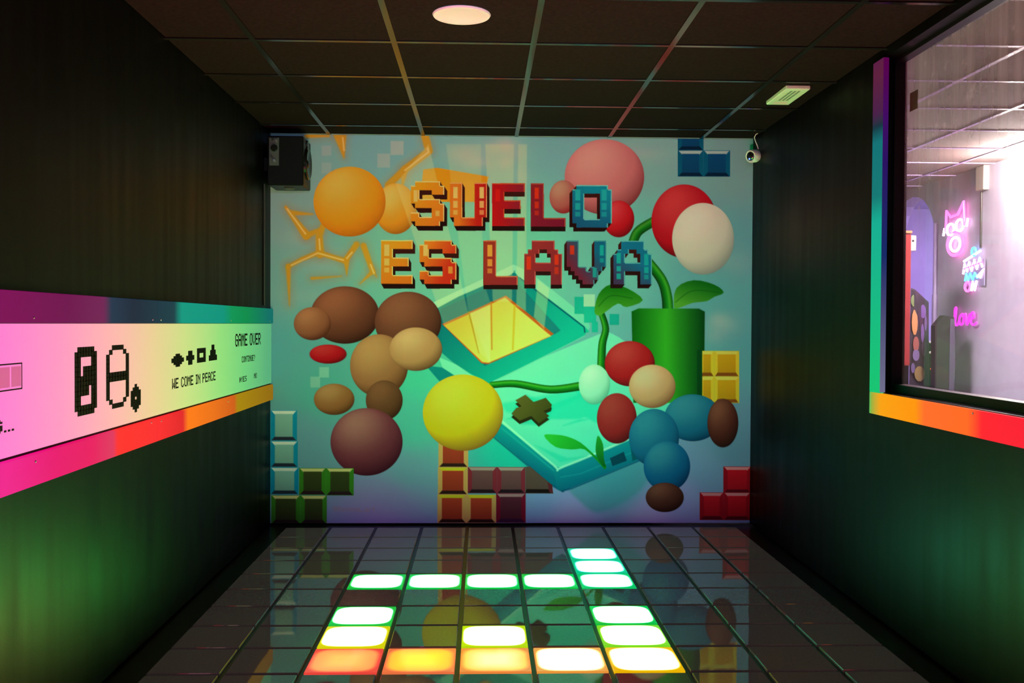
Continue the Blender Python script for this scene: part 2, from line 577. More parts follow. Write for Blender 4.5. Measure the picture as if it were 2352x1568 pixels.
for x, y, c in SKY:
    k = 1 / (((PX - x) ** 2 + (PY - y) ** 2) / 3600 + .25) ** 1.7
    sw += k; sc_ += k[..., None] * np.asarray(c, float)
IMG[:] = sc_ / sw[..., None]
# clouds
for x, y, rx, ry, a in ((1065, 352, 46, 20, .45), (1092, 372, 34, 14, .45), (1130, 336, 26, 16, .4), (1158, 330, 22, 18, .6), (1158, 372, 18, 14, .45),
                        (1180, 350, 26, 22, .3), (1420, 345, 46, 18, .2), (1475, 352, 60, 16, .25), (1190, 400, 20, 18, .3),
                        (1662, 742, 40, 24, .35), (1640, 770, 26, 18, .25), (1690, 600, 40, 26, .18), (1650, 730, 22, 16, .3),
                        (690, 545, 46, 20, .25), (740, 600, 60, 28, .25), (700, 680, 60, 18, .15)):
    blob(x, y, rx, ry, (186, 190, 176), a)
# soft pixel squares
for x0, y0, x1, y1, c, a in ((893, 323, 923, 355, (160, 190, 176), .8), (863, 352, 892, 384, (158, 188, 174), .7), (736, 334, 758, 357, (150, 184, 172), .7),
                             (736, 373, 758, 398, (150, 184, 172), .6), (732, 842, 754, 866, (128, 204, 178), .8), (712, 864, 734, 889, (134, 200, 176), .7)):
    rect(x0, y0, x1, y1, c, .9, a)

# bolts of lightning
BOLT = [([(655, 475), (702, 540)], 7, 20), ([(668, 488), (716, 491)], 12, 3), ([(702, 540), (730, 528)], 14, 10), ([(742, 512), (731, 540), (733, 582)], 12, 20),
        ([(660, 612), (692, 594), (730, 579), (790, 598), (816, 560)], 9, 14), ([(661, 610), (664, 700)], 12, 2), ([(793, 594), (794, 630)], 14, 2),
        ([(832, 563), (853, 622)], 14, 12), ([(853, 622), (824, 650)], 10, 2), ([(853, 620), (862, 634)], 8, 2), ([(715, 638), (782, 633)], 7, 2),
        ([(778, 309), (787, 362)], 30, 3), ([(702, 312), (752, 312)], 10, 5), ([(972, 312), (981, 346), (926, 388), (888, 424)], 18, 16), ([(926, 388), (919, 432)], 16, 2)]
for pts, a_, b_ in BOLT:
    stroke(pts, a_ + 14, b_ + 14, (150, 146, 112), 11, .45)
for pts, a_, b_ in BOLT:
    stroke(pts, a_, b_, (196, 156, 36), 2.2, .95)
for pts in ([(658, 479), (700, 536)], [(731, 548), (733, 572)], [(668, 608), (728, 580), (786, 596)], [(794, 592), (806, 578)], [(848, 606), (856, 626)], [(978, 340), (980, 348), (926, 390)], [(784, 316), (787, 345)]):
    stroke(pts, 2.5, 2.5, (240, 218, 150), 1.6, .9)

# plain stand-ins for the painted figures: balls in the same colours
poly([(968, 388), (1000, 384), (1118, 404), (1104, 462), (960, 462)], lg((222, 158, 24), (214, 140, 20), (960, 388), (1118, 460)), 1.0)
ball(905, 478, 48, 58, (150, 92, 22), (216, 152, 34), (238, 196, 96))
ball(800, 462, 82, 80, (176, 104, 18), (226, 152, 26), (242, 190, 76))
ball(1385, 404, 92, 86, (110, 44, 46), (186, 112, 112), (206, 152, 140))
ball(1418, 500, 36, 42, (96, 6, 14), (176, 18, 30), (200, 60, 66))
ball(1290, 450, 32, 38, (120, 20, 26), (160, 90, 80), (176, 140, 112))
stroke(spline([(1448, 566), (1462, 530), (1500, 505)], False), 22, 22, None, .9, 1, ((4, 60, 10), (16, 120, 22), (60, 150, 44)))
ball(1570, 505, 76, 84, (70, 6, 12), (168, 16, 30), (196, 60, 62))
ball(1614, 545, 72, 82, (120, 140, 126), (190, 204, 178), (216, 224, 198))

# hand-held console lying open
M1, T1, T2, T3 = (118, 222, 186), (10, 178, 152), (0, 132, 134), (8, 92, 112)
poly(spline([(1290, 1090), (1340, 1160), (1385, 1172), (1470, 1120), (1500, 1050), (1400, 1050)], n=5), (76, 150, 164), 5, .7)
poly([(1004, 818), (1122, 868), (1391, 757), (1420, 772), (1578, 888), (1568, 922), (1443, 1006), (1288, 1072), (1270, 1070), (1140, 968), (1030, 890)], lg((116, 226, 188), (84, 214, 180), (1200, 800), (1300, 1060)), 1.2)
poly([(1040, 872), (1140, 964), (1272, 1069), (1290, 1128), (1262, 1112), (1130, 998), (1030, 905)], lg((4, 150, 150), (0, 112, 132), (1180, 1000), (1160, 1035)), 1.2)
stroke([(1150, 982), (1278, 1086)], 3, 3, (30, 176, 168), 2, .7)
stroke([(1128, 1000), (1262, 1112), (1290, 1127)], 4, 4, (4, 84, 112), 1.5, .8)
poly([(1268, 1069), (1286, 1074), (1443, 1006), (1474, 1050), (1310, 1118), (1288, 1128), (1276, 1122)], lg((6, 138, 144), (0, 108, 130), (1350, 1040), (1370, 1095)), 1.2)
stroke([(1284, 1094), (1330, 1086), (1450, 1036)], 2.5, 2.5, (34, 160, 162), 1.5, .6)
stroke([(1288, 1126), (1310, 1120), (1474, 1052)], 3.5, 3.5, (4, 80, 108), 1.4, .8)
stroke(spline([(1150, 966), (1268, 1066), (1290, 1070), (1442, 1006)], False, 4), 5, 5, (160, 236, 196), 1.6, .95)
poly([(1398, 1050), (1430, 1035), (1437, 1056), (1404, 1068)], (6, 62, 80), .9)
poly([(1442, 996), (1452, 1010), (1466, 1050), (1450, 1056)], (4, 84, 96), 1)
# console face: soft reflections
poly([(1160, 960), (1230, 940), (1320, 905), (1330, 880), (1440, 990), (1400, 985), (1340, 955), (1290, 975), (1350, 960)], (24, 206, 170), 3, .75)
poly([(1225, 1020), (1300, 1050), (1345, 1046), (1285, 1060)], (24, 206, 170), 3, .6)
poly([(1145, 925), (1330, 890), (1345, 905), (1250, 950), (1160, 945)], (20, 204, 168), 4, .55)
# hinge
poly([(975, 838), (1012, 842), (1052, 868), (1046, 900), (1020, 890)], T2, 1.2)
stroke([(1018, 806), (1080, 850)], 10, 10, (120, 226, 190), 1.5)
# upper half
poly([(988, 694), (1175, 605), (1210, 620), (1345, 726), (1352, 748), (1338, 770), (1130, 876), (1106, 876), (1000, 800), (990, 720)], lg((150, 226, 186), (96, 214, 178), (1050, 640), (1250, 850)), 1.2)
poly(spline([(1000, 706), (1168, 629), (1186, 632), (1338, 746), (1340, 762), (1322, 776), (1130, 872), (1106, 874), (1008, 806), (1000, 760)], n=3), lg((4, 118, 124), (10, 186, 154), (1060, 680), (1240, 840)), 1.3)
stroke([(1190, 636), (1338, 748), (1340, 760)], 3, 3, (2, 74, 96), 1.2, .85)
poly([(1008, 708), (1172, 633), (1284, 756), (1272, 764), (1110, 838), (1012, 744)], lg((16, 96, 112), (20, 128, 128), (1040, 690), (1250, 740)), 1.2)
poly([(1012, 742), (1158, 676), (1268, 764), (1256, 772), (1118, 834), (1102, 832)], (196, 92, 30), 1.2)
poly([(1016, 745), (1156, 681), (1262, 769), (1252, 773), (1118, 831), (1104, 829)], lg((232, 192, 66), (240, 222, 100), (1040, 740), (1150, 820)), 1.4)
stroke([(1073, 715), (1096, 808)], 4, 2, (170, 140, 20), 1.4, .85)
stroke([(1124, 692), (1126, 800)], 4, 3, (200, 130, 30), 1.4, .85)
stroke([(1178, 700), (1174, 800)], 5, 4, (226, 180, 30), 1.6, .8)
# teal squares breaking off the console
for x0, y0, x1, y1, c in ((1316, 679, 1340, 718, (20, 178, 150)), (1338, 700, 1366, 738, (22, 186, 154)), (1356, 736, 1370, 760, (20, 184, 154)), (1397, 718, 1419, 743, (18, 170, 150)), (1337, 673, 1363, 701, (152, 220, 180))):
    rect(x0, y0, x1, y1, c, .9)
# button cross
cx_ = [((1180, 917), (1203, 904), (1258, 953), (1234, 970)), ((1171, 948), (1182, 935), (1250, 911), (1264, 927), (1262, 934), (1190, 964))]
poly([(1183, 924), (1207, 905), (1264, 928), (1258, 962), (1232, 974), (1196, 972), (1172, 954)], (14, 190, 160), 4, .6)
for q in cx_:
    poly([(x, y + 8) for x, y in q], (38, 36, 12), 1)
for q in cx_:
    poly(q, lg((96, 92, 36), (64, 64, 22), (1180, 910), (1250, 960)), 1)
# vines and leaves
G3 = ((6, 52, 14), (12, 124, 24), (60, 168, 40))
stroke(spline([(1126, 882), (1180, 879), (1260, 892), (1330, 884)], False), 15, 20, None, .9, 1, G3)
stroke(spline([(1378, 856), (1380, 790), (1388, 752), (1378, 716)], False), 20, 14, None, .9, 1, G3)
poly(spline([(1362, 712), (1372, 672), (1400, 650), (1440, 660), (1474, 686), (1436, 702), (1416, 694), (1384, 716), (1372, 722)], n=3), lg((14, 110, 14), (70, 160, 40), (1400, 655), (1400, 720)), 1)
stroke(spline([(1372, 700), (1400, 676), (1450, 682)], False), 2, 2, (10, 80, 14), 1.2, .6)
stroke(spline([(1488, 600), (1518, 640), (1530, 680), (1532, 724)], False), 22, 26, None, .9, 1, G3)
poly(spline([(1546, 700), (1552, 658), (1592, 640), (1640, 650), (1662, 668), (1640, 678), (1622, 688), (1590, 692), (1556, 704)], n=3), lg((10, 100, 20), (74, 160, 44), (1600, 640), (1580, 700)), 1)
stroke(spline([(1550, 690), (1590, 664), (1650, 668)], False), 2, 2, (10, 84, 20), 1.2, .6)
# green column behind, plain straight sides
poly([(1448, 712), (1464, 705), (1604, 705), (1618, 712), (1616, 922), (1452, 922)], lambda x, y: np.where((x < 1530)[..., None], lg((6, 92, 14), (48, 170, 36), (1448, 0), (1526, 0))(x, y), lg((48, 170, 36), (2, 62, 20), (1530, 0), (1618, 0))(x, y)), 1.1)
# sprout on the console
poly(spline([(1246, 998), (1272, 1024), (1310, 1030), (1340, 1030), (1372, 1060), (1386, 1076), (1388, 1064), (1364, 1044), (1330, 1014), (1298, 1000), (1270, 996)], n=3), lg((40, 180, 50), (10, 130, 30), (1260, 1000), (1380, 1060)), 1)
poly(spline([(1366, 1040), (1366, 1015), (1371, 998), (1382, 1018), (1384, 1050), (1388, 1070), (1378, 1064)], n=3), lg((30, 150, 40), (6, 90, 26), (1370, 1000), (1380, 1070)), 1)
# light rising from the screen
for pts, a in (([(1016, 745), (1072, 718), (980, 330), (905, 420)], .30), ([(1072, 716), (1122, 834), (1122, 692), (1105, 640), (1100, 330), (1020, 330)], .22),
               ([(1128, 690), (1172, 690), (1176, 330), (1110, 330)], .34), ([(1182, 700), (1204, 712), (1206, 330), (1186, 330)], .34), ([(1222, 725), (1246, 754), (1258, 660), (1232, 640)], .4), ([(1096, 806), (1122, 830), (1122, 700), (1076, 716)], .3)):
    poly(pts, (214, 232, 160), 1.6, a)
# more plain balls
ball(790, 722, 78, 66, (44, 20, 14), (98, 58, 40), (150, 96, 66))
ball(934, 738, 76, 70, (42, 20, 14), (96, 56, 40), (136, 88, 62))
ball(868, 838, 66, 72, (70, 40, 22), (150, 104, 66), (184, 146, 92))
ball(716, 742, 42, 38, (70, 34, 20), (136, 88, 58), (170, 120, 80))
ball(952, 800, 60, 50, (90, 60, 36), (176, 134, 86), (206, 172, 118))
ball(752, 812, 42, 22, (90, 6, 12), (168, 14, 26), (190, 50, 50))
ball(766, 916, 46, 36, (72, 40, 20), (140, 96, 52), (170, 134, 84))
ball(880, 918, 42, 46, (46, 24, 14), (94, 60, 38), (126, 84, 56))
ball(840, 1014, 82, 78, (54, 10, 30), (108, 48, 62), (160, 110, 104))

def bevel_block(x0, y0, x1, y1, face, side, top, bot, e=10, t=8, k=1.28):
    if y0 > 920: face, side, top, bot = (tuple(min(235, c * k) for c in q) for q in (face, side, top, bot))  # lower blocks painted lighter to offset the weaker light near the floor
    rect(x0, y0, x1, y1, side, .6)
    poly([(x0 + 2, y0 + 1), (x1 - 2, y0 + 1), (x1 - e, y0 + t + 2), (x0 + e, y0 + t + 2)], top, .8)
    poly([(x0 + 2, y1 - 1), (x1 - 2, y1 - 1), (x1 - e, y1 - t - 2), (x0 + e, y1 - t - 2)], bot, .8)
    poly([(x0 + e, y0 + t), (x1 - e, y0 + t), (x1 - e, y1 - t - 1), (x0 + e, y1 - t - 1)], lg(face, tuple(c * .86 for c in face), (0, y0), (0, y1)), .9)
BL = dict(face=(98, 150, 136), side=(8, 112, 136), top=(160, 192, 176), bot=(28, 36, 46))
GR = dict(face=(44, 56, 26), side=(42, 104, 26), top=(160, 166, 104), bot=(34, 22, 26))
OR = dict(face=(140, 46, 30), side=(196, 124, 70), top=(184, 152, 28), bot=(38, 18, 18))
MA = dict(face=(92, 56, 58), side=(106, 30, 42), top=(134, 112, 104), bot=(30, 14, 22))
RD = dict(face=(150, 16, 28), side=(118, 10, 22), top=(178, 104, 104), bot=(70, 10, 20))
YE = dict(face=(204, 160, 22), side=(214, 192, 44), top=(222, 206, 84), bot=(126, 74, 22))
NV = dict(face=(10, 76, 116), side=(6, 92, 116), top=(152, 190, 176), bot=(6, 34, 58))
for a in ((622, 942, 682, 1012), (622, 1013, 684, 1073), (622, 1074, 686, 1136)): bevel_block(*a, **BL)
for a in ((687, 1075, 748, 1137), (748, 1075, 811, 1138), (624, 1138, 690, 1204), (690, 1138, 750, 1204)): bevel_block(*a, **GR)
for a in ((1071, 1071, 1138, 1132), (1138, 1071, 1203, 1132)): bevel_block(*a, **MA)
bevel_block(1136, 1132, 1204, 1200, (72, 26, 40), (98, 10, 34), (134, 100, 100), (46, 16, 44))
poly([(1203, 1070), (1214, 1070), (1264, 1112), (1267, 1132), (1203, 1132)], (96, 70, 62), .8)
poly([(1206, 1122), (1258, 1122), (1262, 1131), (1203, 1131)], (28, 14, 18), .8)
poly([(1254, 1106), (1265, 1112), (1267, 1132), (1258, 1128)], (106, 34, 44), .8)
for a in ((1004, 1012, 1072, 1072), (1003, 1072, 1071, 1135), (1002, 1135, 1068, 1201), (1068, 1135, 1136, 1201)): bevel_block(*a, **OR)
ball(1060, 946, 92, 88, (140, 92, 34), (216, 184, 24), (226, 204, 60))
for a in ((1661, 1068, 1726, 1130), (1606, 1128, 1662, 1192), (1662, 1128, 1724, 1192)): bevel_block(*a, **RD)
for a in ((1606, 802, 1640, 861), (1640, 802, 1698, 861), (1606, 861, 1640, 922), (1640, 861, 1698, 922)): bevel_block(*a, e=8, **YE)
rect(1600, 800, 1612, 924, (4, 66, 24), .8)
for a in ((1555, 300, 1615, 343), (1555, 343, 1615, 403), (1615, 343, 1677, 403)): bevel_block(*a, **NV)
poly([(1724, 330), (1736, 326), (1736, 352), (1722, 352)], (20, 130, 84), 1.2)
# more plain balls, right side
ball(1444, 832, 58, 52, (74, 8, 12), (164, 22, 28), (186, 60, 56))
ball(1496, 884, 54, 50, (120, 78, 50), (196, 152, 104), (224, 190, 144))
ball(1362, 880, 36, 46, (70, 160, 132), (150, 222, 186), (186, 236, 204))
ball(1414, 958, 46, 58, (70, 10, 14), (146, 30, 32), (166, 56, 50))
ball(1590, 956, 66, 54, (4, 52, 84), (20, 104, 132), (52, 136, 152))
ball(1500, 1002, 58, 66, (4, 50, 84), (18, 98, 130), (44, 130, 148))
ball(1530, 1068, 54, 58, (4, 48, 86), (12, 92, 134), (50, 132, 150))
ball(1660, 968, 36, 56, (30, 14, 12), (74, 36, 28), (122, 76, 56))
ball(1525, 1140, 44, 34, (34, 14, 12), (78, 38, 30), (120, 70, 54))

# lettering SUELO / ES LAVA in blocky capitals with a dark extrusion
GL = {
 'S': ['.######.', '########', '##...###', '##......', '#######.', '.#######', '.....###', '##...###', '########', '.######.'],
 'E': ['########', '########', '###.....', '###.....', '#######.', '#######.', '###.....', '###.....', '########', '########'],
 'U': ['###...###'] * 8 + ['.#######.', '.#######.'],
 'L': ['###.....'] * 8 + ['########', '########'],
 'O': ['.########.', '##########'] + ['###....###'] * 6 + ['##########', '.########.'],
 'A': ['..######..', '..######..', '.###..###.', '###....###', '###....###', '##########', '##########', '###....###', '###....###', '###....###'],
 'V': ['###....###'] * 6 + ['.####.###.', '..######..', '...#####..', '....###...'],
}
def letter(ch, x0, x1, y0, y1, face, edge, ext, glints):
    g = np.array([[q == '#' for q in r] for r in GL[ch]])
    R_, C_ = g.shape
    sl = region(x0 - 16, y0, x1 + 16, y1 + 20)
    x, y = PX[sl], PY[sl]
    def mask(dx, dy, sub=3):
        acc = np.zeros(x.shape)
        for ox in (-.33, 0, .33):
            for oy in (-.33, 0, .33):
                c = np.floor((x + ox - dx - x0) / (x1 - x0) * C_).astype(int)
                r = np.floor((y + oy - dy - y0) / (y1 - y0) * R_).astype(int)
                ok = (c >= 0) & (c < C_) & (r >= 0) & (r < R_)
                acc += np.where(ok, g[np.clip(r, 0, R_ - 1), np.clip(c, 0, C_ - 1)], False)
        return acc / 9
    deep = np.zeros(x.shape)
    n = 8
    for k in range(1, n + 1):
        deep = np.maximum(deep, mask(ext[0] * k / n, ext[1] * k / n))
    paint(sl, deep, lg((62, 22, 18), (30, 8, 10), (0, y0), (0, y1)))
    mk = mask(0, 0)
    paint(sl, mk, face)
    lit_ = np.clip(mk - np.minimum(mask(0, 2.4), mask(-2.2 if ext[0] >= 0 else -2.2, 0)), 0, 1)
    paint(sl, lit_ * .85, edge)
    for gx0, gy0, gx1, gy1, c, a in glints:
        rect(x0 + gx0 * (x1 - x0), y0 + gy0 * (y1 - y0), x0 + gx1 * (x1 - x0), y0 + gy1 * (y1 - y0), c, .9, a)
P1, P2, P3 = (234, 196, 110), (222, 160, 60), (206, 52, 24)
def gl(xs, c, w_=.12, a=(.95, .8, .6)):
    out = []
    for q in xs:
        out += [(q, .10, q + w_, .36, c, a[0]), (q, .42, q + w_, .58, c, a[1]), (q, .63, q + w_, .74, c, a[2])]
    return out
TE = (18, 168, 158)
letter('S', 940, 1016, 415, 517, lg((222, 160, 24), (212, 116, 32), (940, 430), (1016, 500)), (244, 222, 150), (7, 11), [(.08, .2, .2, .46, P1, .9), (.74, .66, .86, .78, P1, .7)])
letter('U', 1029, 1114, 418, 517, lg((208, 118, 30), (178, 28, 22), (1050, 0), (1092, 0)), (236, 176, 110), (6, 11), gl((.09, .80), P1))
letter('E', 1126, 1201, 419, 517, lg((176, 16, 22), (130, 30, 48), (1135, 0), (1195, 0)), (196, 96, 40), (0, 11), [(.1, .14, .24, .42, (204, 28, 20), .8)])
letter('L', 1215, 1295, 419, 518, lg((132, 32, 40), (112, 18, 46), (1215, 420), (1290, 510)), (176, 88, 60), (0, 11), gl((.11,), P3, .12))
letter('O', 1311, 1402, 423, 520, lg((12, 136, 156), (20, 84, 122), (1360, 430), (1330, 515)), (120, 214, 196), (-7, 9), gl((.07, .74), (28, 172, 168), .13))
letter('E', 872, 944, 550, 650, lg((222, 158, 30), (212, 116, 28), (880, 560), (930, 640)), (244, 220, 140), (6, 11), gl((.1,), P1, .16))
letter('S', 960, 1044, 550, 650, lg((212, 126, 30), (190, 44, 24), (975, 570), (1035, 600)), (246, 212, 120), (6, 11), [(.1, .1, .22, .36, P1, .9), (.78, .6, .9, .76, P2, .8)])
letter('L', 1106, 1185, 550, 652, lg((150, 52, 34), (136, 36, 44), (1106, 560), (1180, 650)), (204, 126, 80), (0, 10), gl((.12,), P2, .14))
letter('A', 1200, 1287, 550, 651, lg((146, 46, 44), (122, 36, 48), (1200, 560), (1287, 640)), (190, 96, 80), (0, 9), [(.06, .36, .18, .66, P3, .95), (.8, .32, .91, .55, P3, .95), (.8, .6, .91, .76, P3, .7)])
letter('V', 1298, 1389, 550, 650, lg((104, 34, 56), (12, 98, 128), (1318, 620), (1372, 580)), (60, 150, 160), (-6, 9), [(.08, .11, .19, .32, P3, .9), (.84, .1, .94, .34, TE, .9), (.84, .4, .94, .5, TE, .6), (.66, .62, .76, .84, TE, .8)])
letter('A', 1406, 1495, 550, 650, lg((14, 112, 142), (60, 50, 84), (1450, 590), (1416, 645)), (90, 190, 186), (-7, 9), [(.08, .28, .19, .52, TE, .95), (.08, .58, .19, .7, TE, .9), (.08, .75, .19, .88, TE, .9), (.8, .3, .91, .56, TE, .9), (.8, .6, .91, .74, TE, .9), (.8, .78, .91, .88, TE, .7)])

# small pixel alphabet
FONT = {}
for ch, rows in {
 'A': '01110 10001 10001 11111 10001 10001 10001', 'C': '01110 10001 10000 10000 10000 10001 01110', 'E': '11111 10000 10000 11110 10000 10000 11111',
 'G': '01110 10001 10000 10111 10001 10001 01110', 'I': '111 010 010 010 010 010 111', 'M': '10001 11011 10101 10101 10001 10001 10001',
 'N': '10001 11001 10101 10011 10001 10001 10001', 'O': '01110 10001 10001 10001 10001 10001 01110', 'P': '11110 10001 10001 11110 10000 10000 10000',
 'R': '11110 10001 10001 11110 10100 10010 10001', 'S': '01111 10000 10000 01110 00001 00001 11110', 'T': '11111 00100 00100 00100 00100 00100 00100',
 'U': '10001 10001 10001 10001 10001 10001 01110', 'V': '10001 10001 10001 10001 10001 01010 00100', 'W': '10001 10001 10001 10101 10101 11011 10001',
 'Y': '10001 10001 01010 00100 00100 00100 00100', '?': '01110 10001 00001 00010 00100 00000 00100', '.': '0 0 0 0 0 0 1', ' ': '000 000 000 000 000 000 000',
 '>': '100 110 111 111 111 110 100', '@': '01110 10001 10111 10101 10111 10000 01110', 'B': '11110 10001 10001 11110 10001 10001 11110',
 'e': '00000 00000 01110 10001 11111 10000 01110', 'k': '1000 1000 1001 1010 1100 1010 1001', 'i': '1 0 1 1 1 1 1', 'o': '00000 00000 01110 10001 10001 10001 01110',
 'm': '00000 00000 11110 10101 10101 10101 10101', '_': '000 000 000 000 000 000 111', 'a': '00000 00000 01110 00001 01111 10001 01111', 'r': '0000 0000 1011 1100 1000 1000 1000',
 't': '010 010 111 010 010 010 001'}.items():
    FONT[ch] = [r for r in rows.split()]
def text_cells(s):
    """list of (column, row) cells and the total width in cells"""
    out, x = [], 0
    for ch in s:
        g = FONT[ch]
        for r, row in enumerate(g):
            for c, q in enumerate(row):
                if q == '1': out.append((x + c, r))
        x += len(g[0]) + 1
    return out, x - 1
cells, tw = text_cells('@Bekiom_art')
for c, r in cells:
    x, y = 764 + c * 95 / tw, 1163 + r * 1.7 + c * .02
    rect(x, y, x + 95 / tw, y + 1.7, (176, 132, 150), .8, .55)

# the painting becomes colours on an adaptive flat mesh
ALB = np.array((1.45, .88, 1.42))                          # paint tones under neutral light
colr = np.clip(lin(np.clip(IMG, 0, 255)) * ALB, 0.002, 0.92)
W1 = NX + 1
done = np.zeros((NZ, NX), bool)
quads = []
chk = np.clip(IMG, 0, 255)
for s in (16, 8, 4, 2, 1):
    by, bx = NZ // s, NX // s
    free = ~done.reshape(by, s, bx, s).any(axis=(1, 3))
    if s > 1:
        c00 = chk[0:NZ:s, 0:NX:s]; c01 = chk[0:NZ:s, s:NX + 1:s]; c10 = chk[s:NZ + 1:s, 0:NX:s]; c11 = chk[s:NZ + 1:s, s:NX + 1:s]
        err = np.zeros((by, bx))
        for a in range(s + 1):
            for b in range(s + 1):
                ta, tb = a / s, b / s
                pr = (c00 * (1 - tb) + c01 * tb) * (1 - ta) + (c10 * (1 - tb) + c11 * tb) * ta
                ac = chk[a:a + (by - 1) * s + 1:s, b:b + (bx - 1) * s + 1:s]
                err = np.maximum(err, np.abs(pr - ac).max(-1))
        free &= err < 2.5
    J, I = np.nonzero(free)
    J, I = J * s, I * s
    quads.append(np.stack([J * W1 + I, (J + s) * W1 + I, (J + s) * W1 + I + s, J * W1 + I + s], 1))
    done |= np.kron(free, np.ones((s, s), bool))
quads = np.concatenate(quads)
used, inv = np.unique(quads, return_inverse=True)
inv = inv.reshape(-1)
ux = XL + (XR - XL) * uu.reshape(-1)[used]
uz = (H - .006) * (1 - vv.reshape(-1)[used])
MO = Vector(((XL + XR) / 2, D - .001, 0))
co = np.stack([ux - MO.x, np.zeros_like(ux), uz], 1).astype(np.float32)
me = bpy.data.meshes.new('mural')
me.vertices.add(len(used)); me.vertices.foreach_set('co', co.reshape(-1))
nq = len(quads)
me.loops.add(nq * 4); me.loops.foreach_set('vertex_index', inv.astype(np.int32))
me.polygons.add(nq); me.polygons.foreach_set('loop_start', np.arange(0, nq * 4, 4, dtype=np.int32))
me.update(calc_edges=True)
ca = me.color_attributes.new('paint', 'FLOAT_COLOR', 'POINT')
ca.data.foreach_set('color', np.concatenate([colr.reshape(-1, 3)[used], np.ones((len(used), 1))], 1).astype(np.float32).reshape(-1))
mt = principled('mural_paint', (1, 1, 1), 0.7, spec=0.06)
an = mt.node_tree.nodes.new('ShaderNodeAttribute')
an.attribute_name = 'paint'
mt.node_tree.links.new(an.outputs['Color'], mt.node_tree.nodes['Principled BSDF'].inputs['Base Color'])
me.materials.append(mt)
mural = bpy.data.objects.new('mural', me)
COL.objects.link(mural)
mural.location = MO
tag(mural, 'bright airbrushed wall mural reading SUELO ES LAVA with coloured blocks and console', 'mural')

# ------------------------------------------------------------------ left light panel with print
PXF = XL + 0.008                                        # front of the white sheet
panel = empty('lightbox_sign', (XL, 3.7, .9), 'long white backlit panel with black pixel lettering GAME OVER', 'sign')
pm = ramp_light('backlit_sheet', 'Y', [(1.0, (255, 90, 215)), (2.77, (255, 112, 205)), (3.2, (250, 142, 190)), (3.7, (242, 176, 168)), (4.05, (228, 196, 145)),
                                       (4.5, (196, 212, 128)), (5.1, (138, 212, 118)), (5.6, (104, 200, 118)), (6.2, (82, 170, 120))], PANEL_E, (.10, .10, .10), .6)
MB().box(XL + .001, PXF, 1.0, D - .01, .905, 1.286).build('backlit_sheet', pm, panel)
def print_cells(cells, y0, y1, ztop, zbot, cw, rh, name, mat=None, shear=0.0):
    b = MB()
    dy, dz = (y1 - y0) / cw, (ztop - zbot) / rh
    X = PXF + .0007
    for c, r in cells:
        a, e = y0 + c * dy, y0 + (c + 1) * dy
        t, u = ztop - r * dz, ztop - (r + 1) * dz
        b.box(PXF - .0003, X, a - .1 * dy, e + .1 * dy, u - .06 * dz, t + .06 * dz)
    return b.build(name, mat or M['ink'], panel)
def ptext(s, y0, y1, zt, zb, name='printed_lettering'):
    wd = text_cells(s)[1]
    x = 0
    for ch in s:
        cl = text_cells(ch)[0]
        if cl:
            o = print_cells([(c + x, r) for c, r in cl], y0, y1, zt, zb, wd, 7, 'printed_arrow' if ch == '>' else 'printed_letter')
            if ch not in '.>?': o['label'] = 'letter %s of %s' % (ch, s.replace('>', ''))
        x += len(FONT[ch][0]) + 1
ptext('GAME OVER', 5.396, 6.01, 1.229, 1.160)
ptext('CONTINUE?', 5.543, 5.862, 1.101, 1.067)
ptext('>YES', 5.493, 5.656, .987, .957)
ptext('NO', 5.839, 5.907, .991, .961)
ptext('WE COME IN PEACE', 4.305, 5.0, 1.045, 1.000)
ptext('G...', 2.735, 2.86, 1.015, .978)
def icon(rows, y0, y1, zt, zb, label):
    cl = [(c, r) for r, row in enumerate(rows) for c, q in enumerate(row) if q == '#']
    o = print_cells(cl, y0, y1, zt, zb, len(rows[0]), len(rows), 'printed_icon')
    o['label'] = label
# plain generic pixel marks where the printed figures are
icon(['.######.', '########', '##....##', '##....##', '##.#####', '##.#####', '########', '########', '#####.##', '#####.##', '##....##', '##....##', '########', '.######.'], 3.285, 3.468, 1.206, .976, 'tall black pixel block mark')
icon(['..####..', '.#....#.', '#......#', '#......#', '#......#', '#......#', '########', '########', '#......#', '#......#', '#......#', '#......#', '.#....#.', '..####..'], 3.558, 3.779, 1.206, .975, 'pixel outline lozenge mark')
icon(['..#..', '.###.', '#####', '#####', '##.##', '#####', '#####', '.###.', '..#..'], 3.803, 3.909, 1.05, .941, 'small black pixel diamond mark')
icon(['..##..', '.####.', '######', '######', '.####.', '..##..'], 4.298, 4.47, 1.152, 1.095, 'black pixel diamond')
icon(['.##.', '.##.', '####', '####', '.##.', '.##.'], 4.51, 4.63, 1.160, 1.096, 'black pixel plus')
icon(['####', '####', '#..#', '#..#', '####', '####'], 4.68, 4.82, 1.168, 1.100, 'black pixel square ring')
icon(['..##..', '..##..', '.####.', '.####.', '######', '######'], 4.88, 5.024, 1.180, 1.102, 'black pixel stepped triangle')
b = MB()
X0, X1 = PXF - .0003, PXF + .0007
b.box(X0, X1, 2.35, 2.913, 1.168, 1.172).box(X0, X1, 2.35, 2.913, 1.094, 1.098).box(X0, X1, 2.909, 2.913, 1.098, 1.168).box(X0, X1, 2.35, 2.354, 1.098, 1.168)
b.build('printed_bar_outline', M['ink'], panel)
for k in range(8):
    y1 = 2.905 - k * .0685
    MB().box(X0, X1, y1 - .058, y1, 1.104, 1.162).build('printed_bar_cell', M['ink_grey'], panel)

